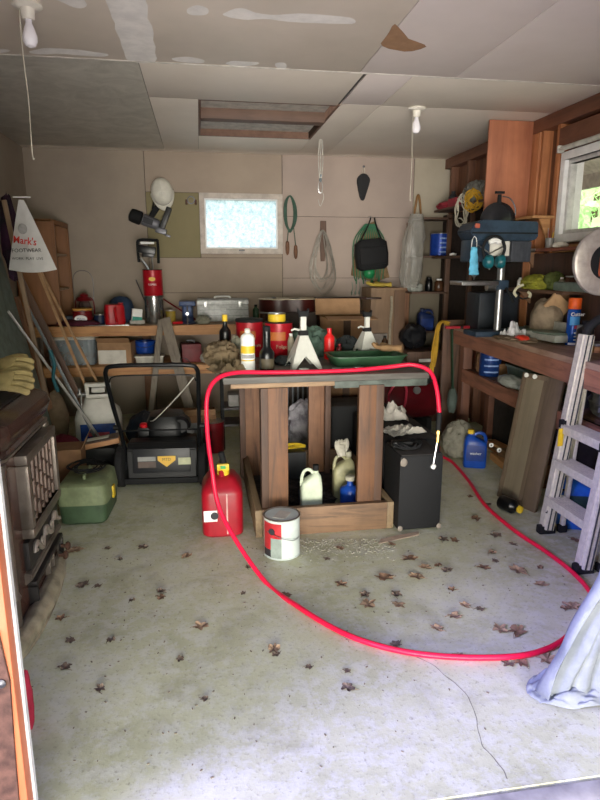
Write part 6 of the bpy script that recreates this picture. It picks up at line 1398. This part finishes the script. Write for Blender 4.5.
# grit and chips
mb = MB(); r5 = random.Random(9)
for k in range(420):
    px, py = r5.uniform(70, 600), 500+280*r5.random()**1.5
    if k % 3 == 0: px, py = r5.gauss(330, 60), r5.gauss(545, 8)
    if k % 5 == 0: px, py = r5.gauss(150, 80), r5.gauss(600, 60)
    p = at(px, py, Z=0)
    if not (XL+.9 < p.x < 1.8 and p.y > 1.5) or (p.y > 3.06 and p.x > -.1): continue
    s_ = .0015+.003*r5.random(); a = r5.random()*3
    mb.box((p.x, p.y, s_*.35+.0005), (s_*2.2, s_, s_*.7), rz=a)
o = mb.put('grit', M('grit_brown', '7a6e5c', .9)); tag(o, 'fine dark chips and grit scattered over the concrete floor', 'grit', kind='stuff')
mb = MB()
for k in range(420):
    p = at(r5.uniform(300, 395), 539+abs(r5.gauss(0, 9)), Z=0); s_ = .002+.004*r5.random()
    mb.box((p.x, min(p.y, 3.14), s_*.35+.0005), (s_*1.6, s_, s_*.7), rz=r5.random()*3)
o = mb.put('sawdust_chips', M('pale_sawdust', 'aeab98', .95)); tag(o, 'pale wood chips along the front board of the work table', 'sawdust', kind='stuff')
WORLD=1.5; WINL=11; RWL=1800; SKYL=800; FILL=690; UPL=175; EXPO=0.28; GAM=1.12
# ================================================================ CAMERA, WORLD, LIGHTS
GROUPS = {'jack_stand': 'jack stands on the work table', 'ceiling_light': 'bare bulbs on the ceiling', 'bracket_shelf': 'bracket shelves on the right wall',
          'work_glove': 'work gloves lying about the garage', 'hook_knob': 'white round knobs by the blue jug', 'wood_strip': 'thin pale wooden strips leaning at the left',
          'wood_plank': 'planks leaning at the left', 'screwdriver': 'screwdrivers on the benches', 'wood_block': 'wood blocks under the right bench', 'wood_offcut': 'offcuts under the right bench',
          'extension_cord': 'cords hanging from the top corner shelf', 'speaker_cabinet': 'black cabinets right of the work table', 'newspaper': 'papers on the long black case'}
for o in list(COL.objects):
    if o.parent is None and 'label' in o and 'group' not in o:
        k = o.name.split('.')[0]
        if k in GROUPS: o['group'] = GROUPS[k]
        elif k == 'coffee_can' and 'on the table' in o['label'] or k == 'coffee_can' and 'pair' in o['label']: o['group'] = 'red coffee cans on the work table'
cam = bpy.data.cameras.new('camera'); co = bpy.data.objects.new('camera', cam); COL.objects.link(co)
cam.sensor_fit = 'HORIZONTAL'; cam.sensor_width = 36; cam.lens = 36*F/600
Rm = Matrix((_R, _U, -_W)).transposed(); co.matrix_world = Matrix.Translation(CAM) @ Rm.to_4x4()
cam.clip_start = .02; cam.clip_end = 200
bpy.context.scene.camera = co
w = bpy.data.worlds.new('sky'); bpy.context.scene.world = w; w.use_nodes = True; nt = w.node_tree
bg = nt.nodes['Background']; tc = nt.nodes.new('ShaderNodeTexCoord'); sep = nt.nodes.new('ShaderNodeSeparateXYZ')
nt.links.new(tc.outputs['Generated'], sep.inputs[0])
mr = nt.nodes.new('ShaderNodeMapRange'); nt.links.new(sep.outputs[2], mr.inputs[0]); mr.inputs['From Min'].default_value = -1
c = ramp(nt, mr.outputs[0], [(.45, (.40, .42, .28, 1)), (.55, (.66, .78, .42, 1)), (.70, (.78, .88, .84, 1)), (.80, (.56, .60, 1.1, 1)), (1, (.48, .54, 1.15, 1))])
nt.links.new(c, bg.inputs[0]); bg.inputs[1].default_value = WORLD
def area(name, loc, rot, sx, sy, e, col, portal=False):
    l = bpy.data.lights.new(name, 'AREA'); l.shape = 'RECTANGLE'; l.size = sx; l.size_y = sy; l.energy = e; l.color = col
    o = bpy.data.objects.new(name, l); COL.objects.link(o); o.location = loc; o.rotation_euler = rot
    if portal: l.cycles.is_portal = True
    return o
area('door_portal', (.70, 1.25, 1.05), (PI/2, 0, 0), 2.6, 2.2, 1, (1, 1, 1), True)
area('window_portal', (XR+.2, 3.66, 1.98), (0, PI/2, 0), .62, 1.0, 1, (1, 1, 1), True)
area('window_daylight', (.43, YB+.9, 2.1), (-PI/2, 0, 0), 1.2, 1.0, WINL, (.86, .95, 1.0))
area('tree_daylight', (4.6, 5.6, 6.2), (0, 0, 0), 4, 5, RWL, (.97, 1.0, .93))
# soft sky light falling through the open door from outside, high and to the left
kl = area('open_sky', (-4.2, -.5, 2.7), (0, 0, 0), 1.8, 1.8, SKYL, (.42, .40, 1.0))
kl.rotation_euler = (Vector((1.2, 2.2, .1))-Vector(kl.location)).to_track_quat('-Z', 'Y').to_euler()
fl = area('door_fill', (-.7, -4.6, .9), (0, 0, 0), 4.4, 1.8, FILL, (1.0, .95, .84))  # added fill lamp outside the door to brighten the interior, no real source
fl.rotation_euler = (Vector((.6, 5.2, 1.9))-Vector(fl.location)).to_track_quat('-Z', 'Y').to_euler()
ul = area('ceiling_fill', (.4, -.9, .08), (0, 0, 0), 3.4, 1.4, UPL, (1.0, .93, .88))  # second added lamp, aimed upward to lift the front of the ceiling
ul.rotation_euler = (Vector((.7, 3.6, 2.9))-Vector(ul.location)).to_track_quat('-Z', 'Y').to_euler()
scn = bpy.context.scene
scn.view_settings.view_transform = 'Standard'; scn.view_settings.look = 'None'; scn.view_settings.exposure = EXPO; scn.view_settings.gamma = GAM
scn.cycles.use_denoising = True; scn.cycles.max_bounces = 8; scn.cycles.diffuse_bounces = 5; scn.cycles.transparent_max_bounces = 12
scn.cycles.caustics_reflective = False; scn.cycles.caustics_refractive = False; scn.cycles.sample_clamp_indirect = 6
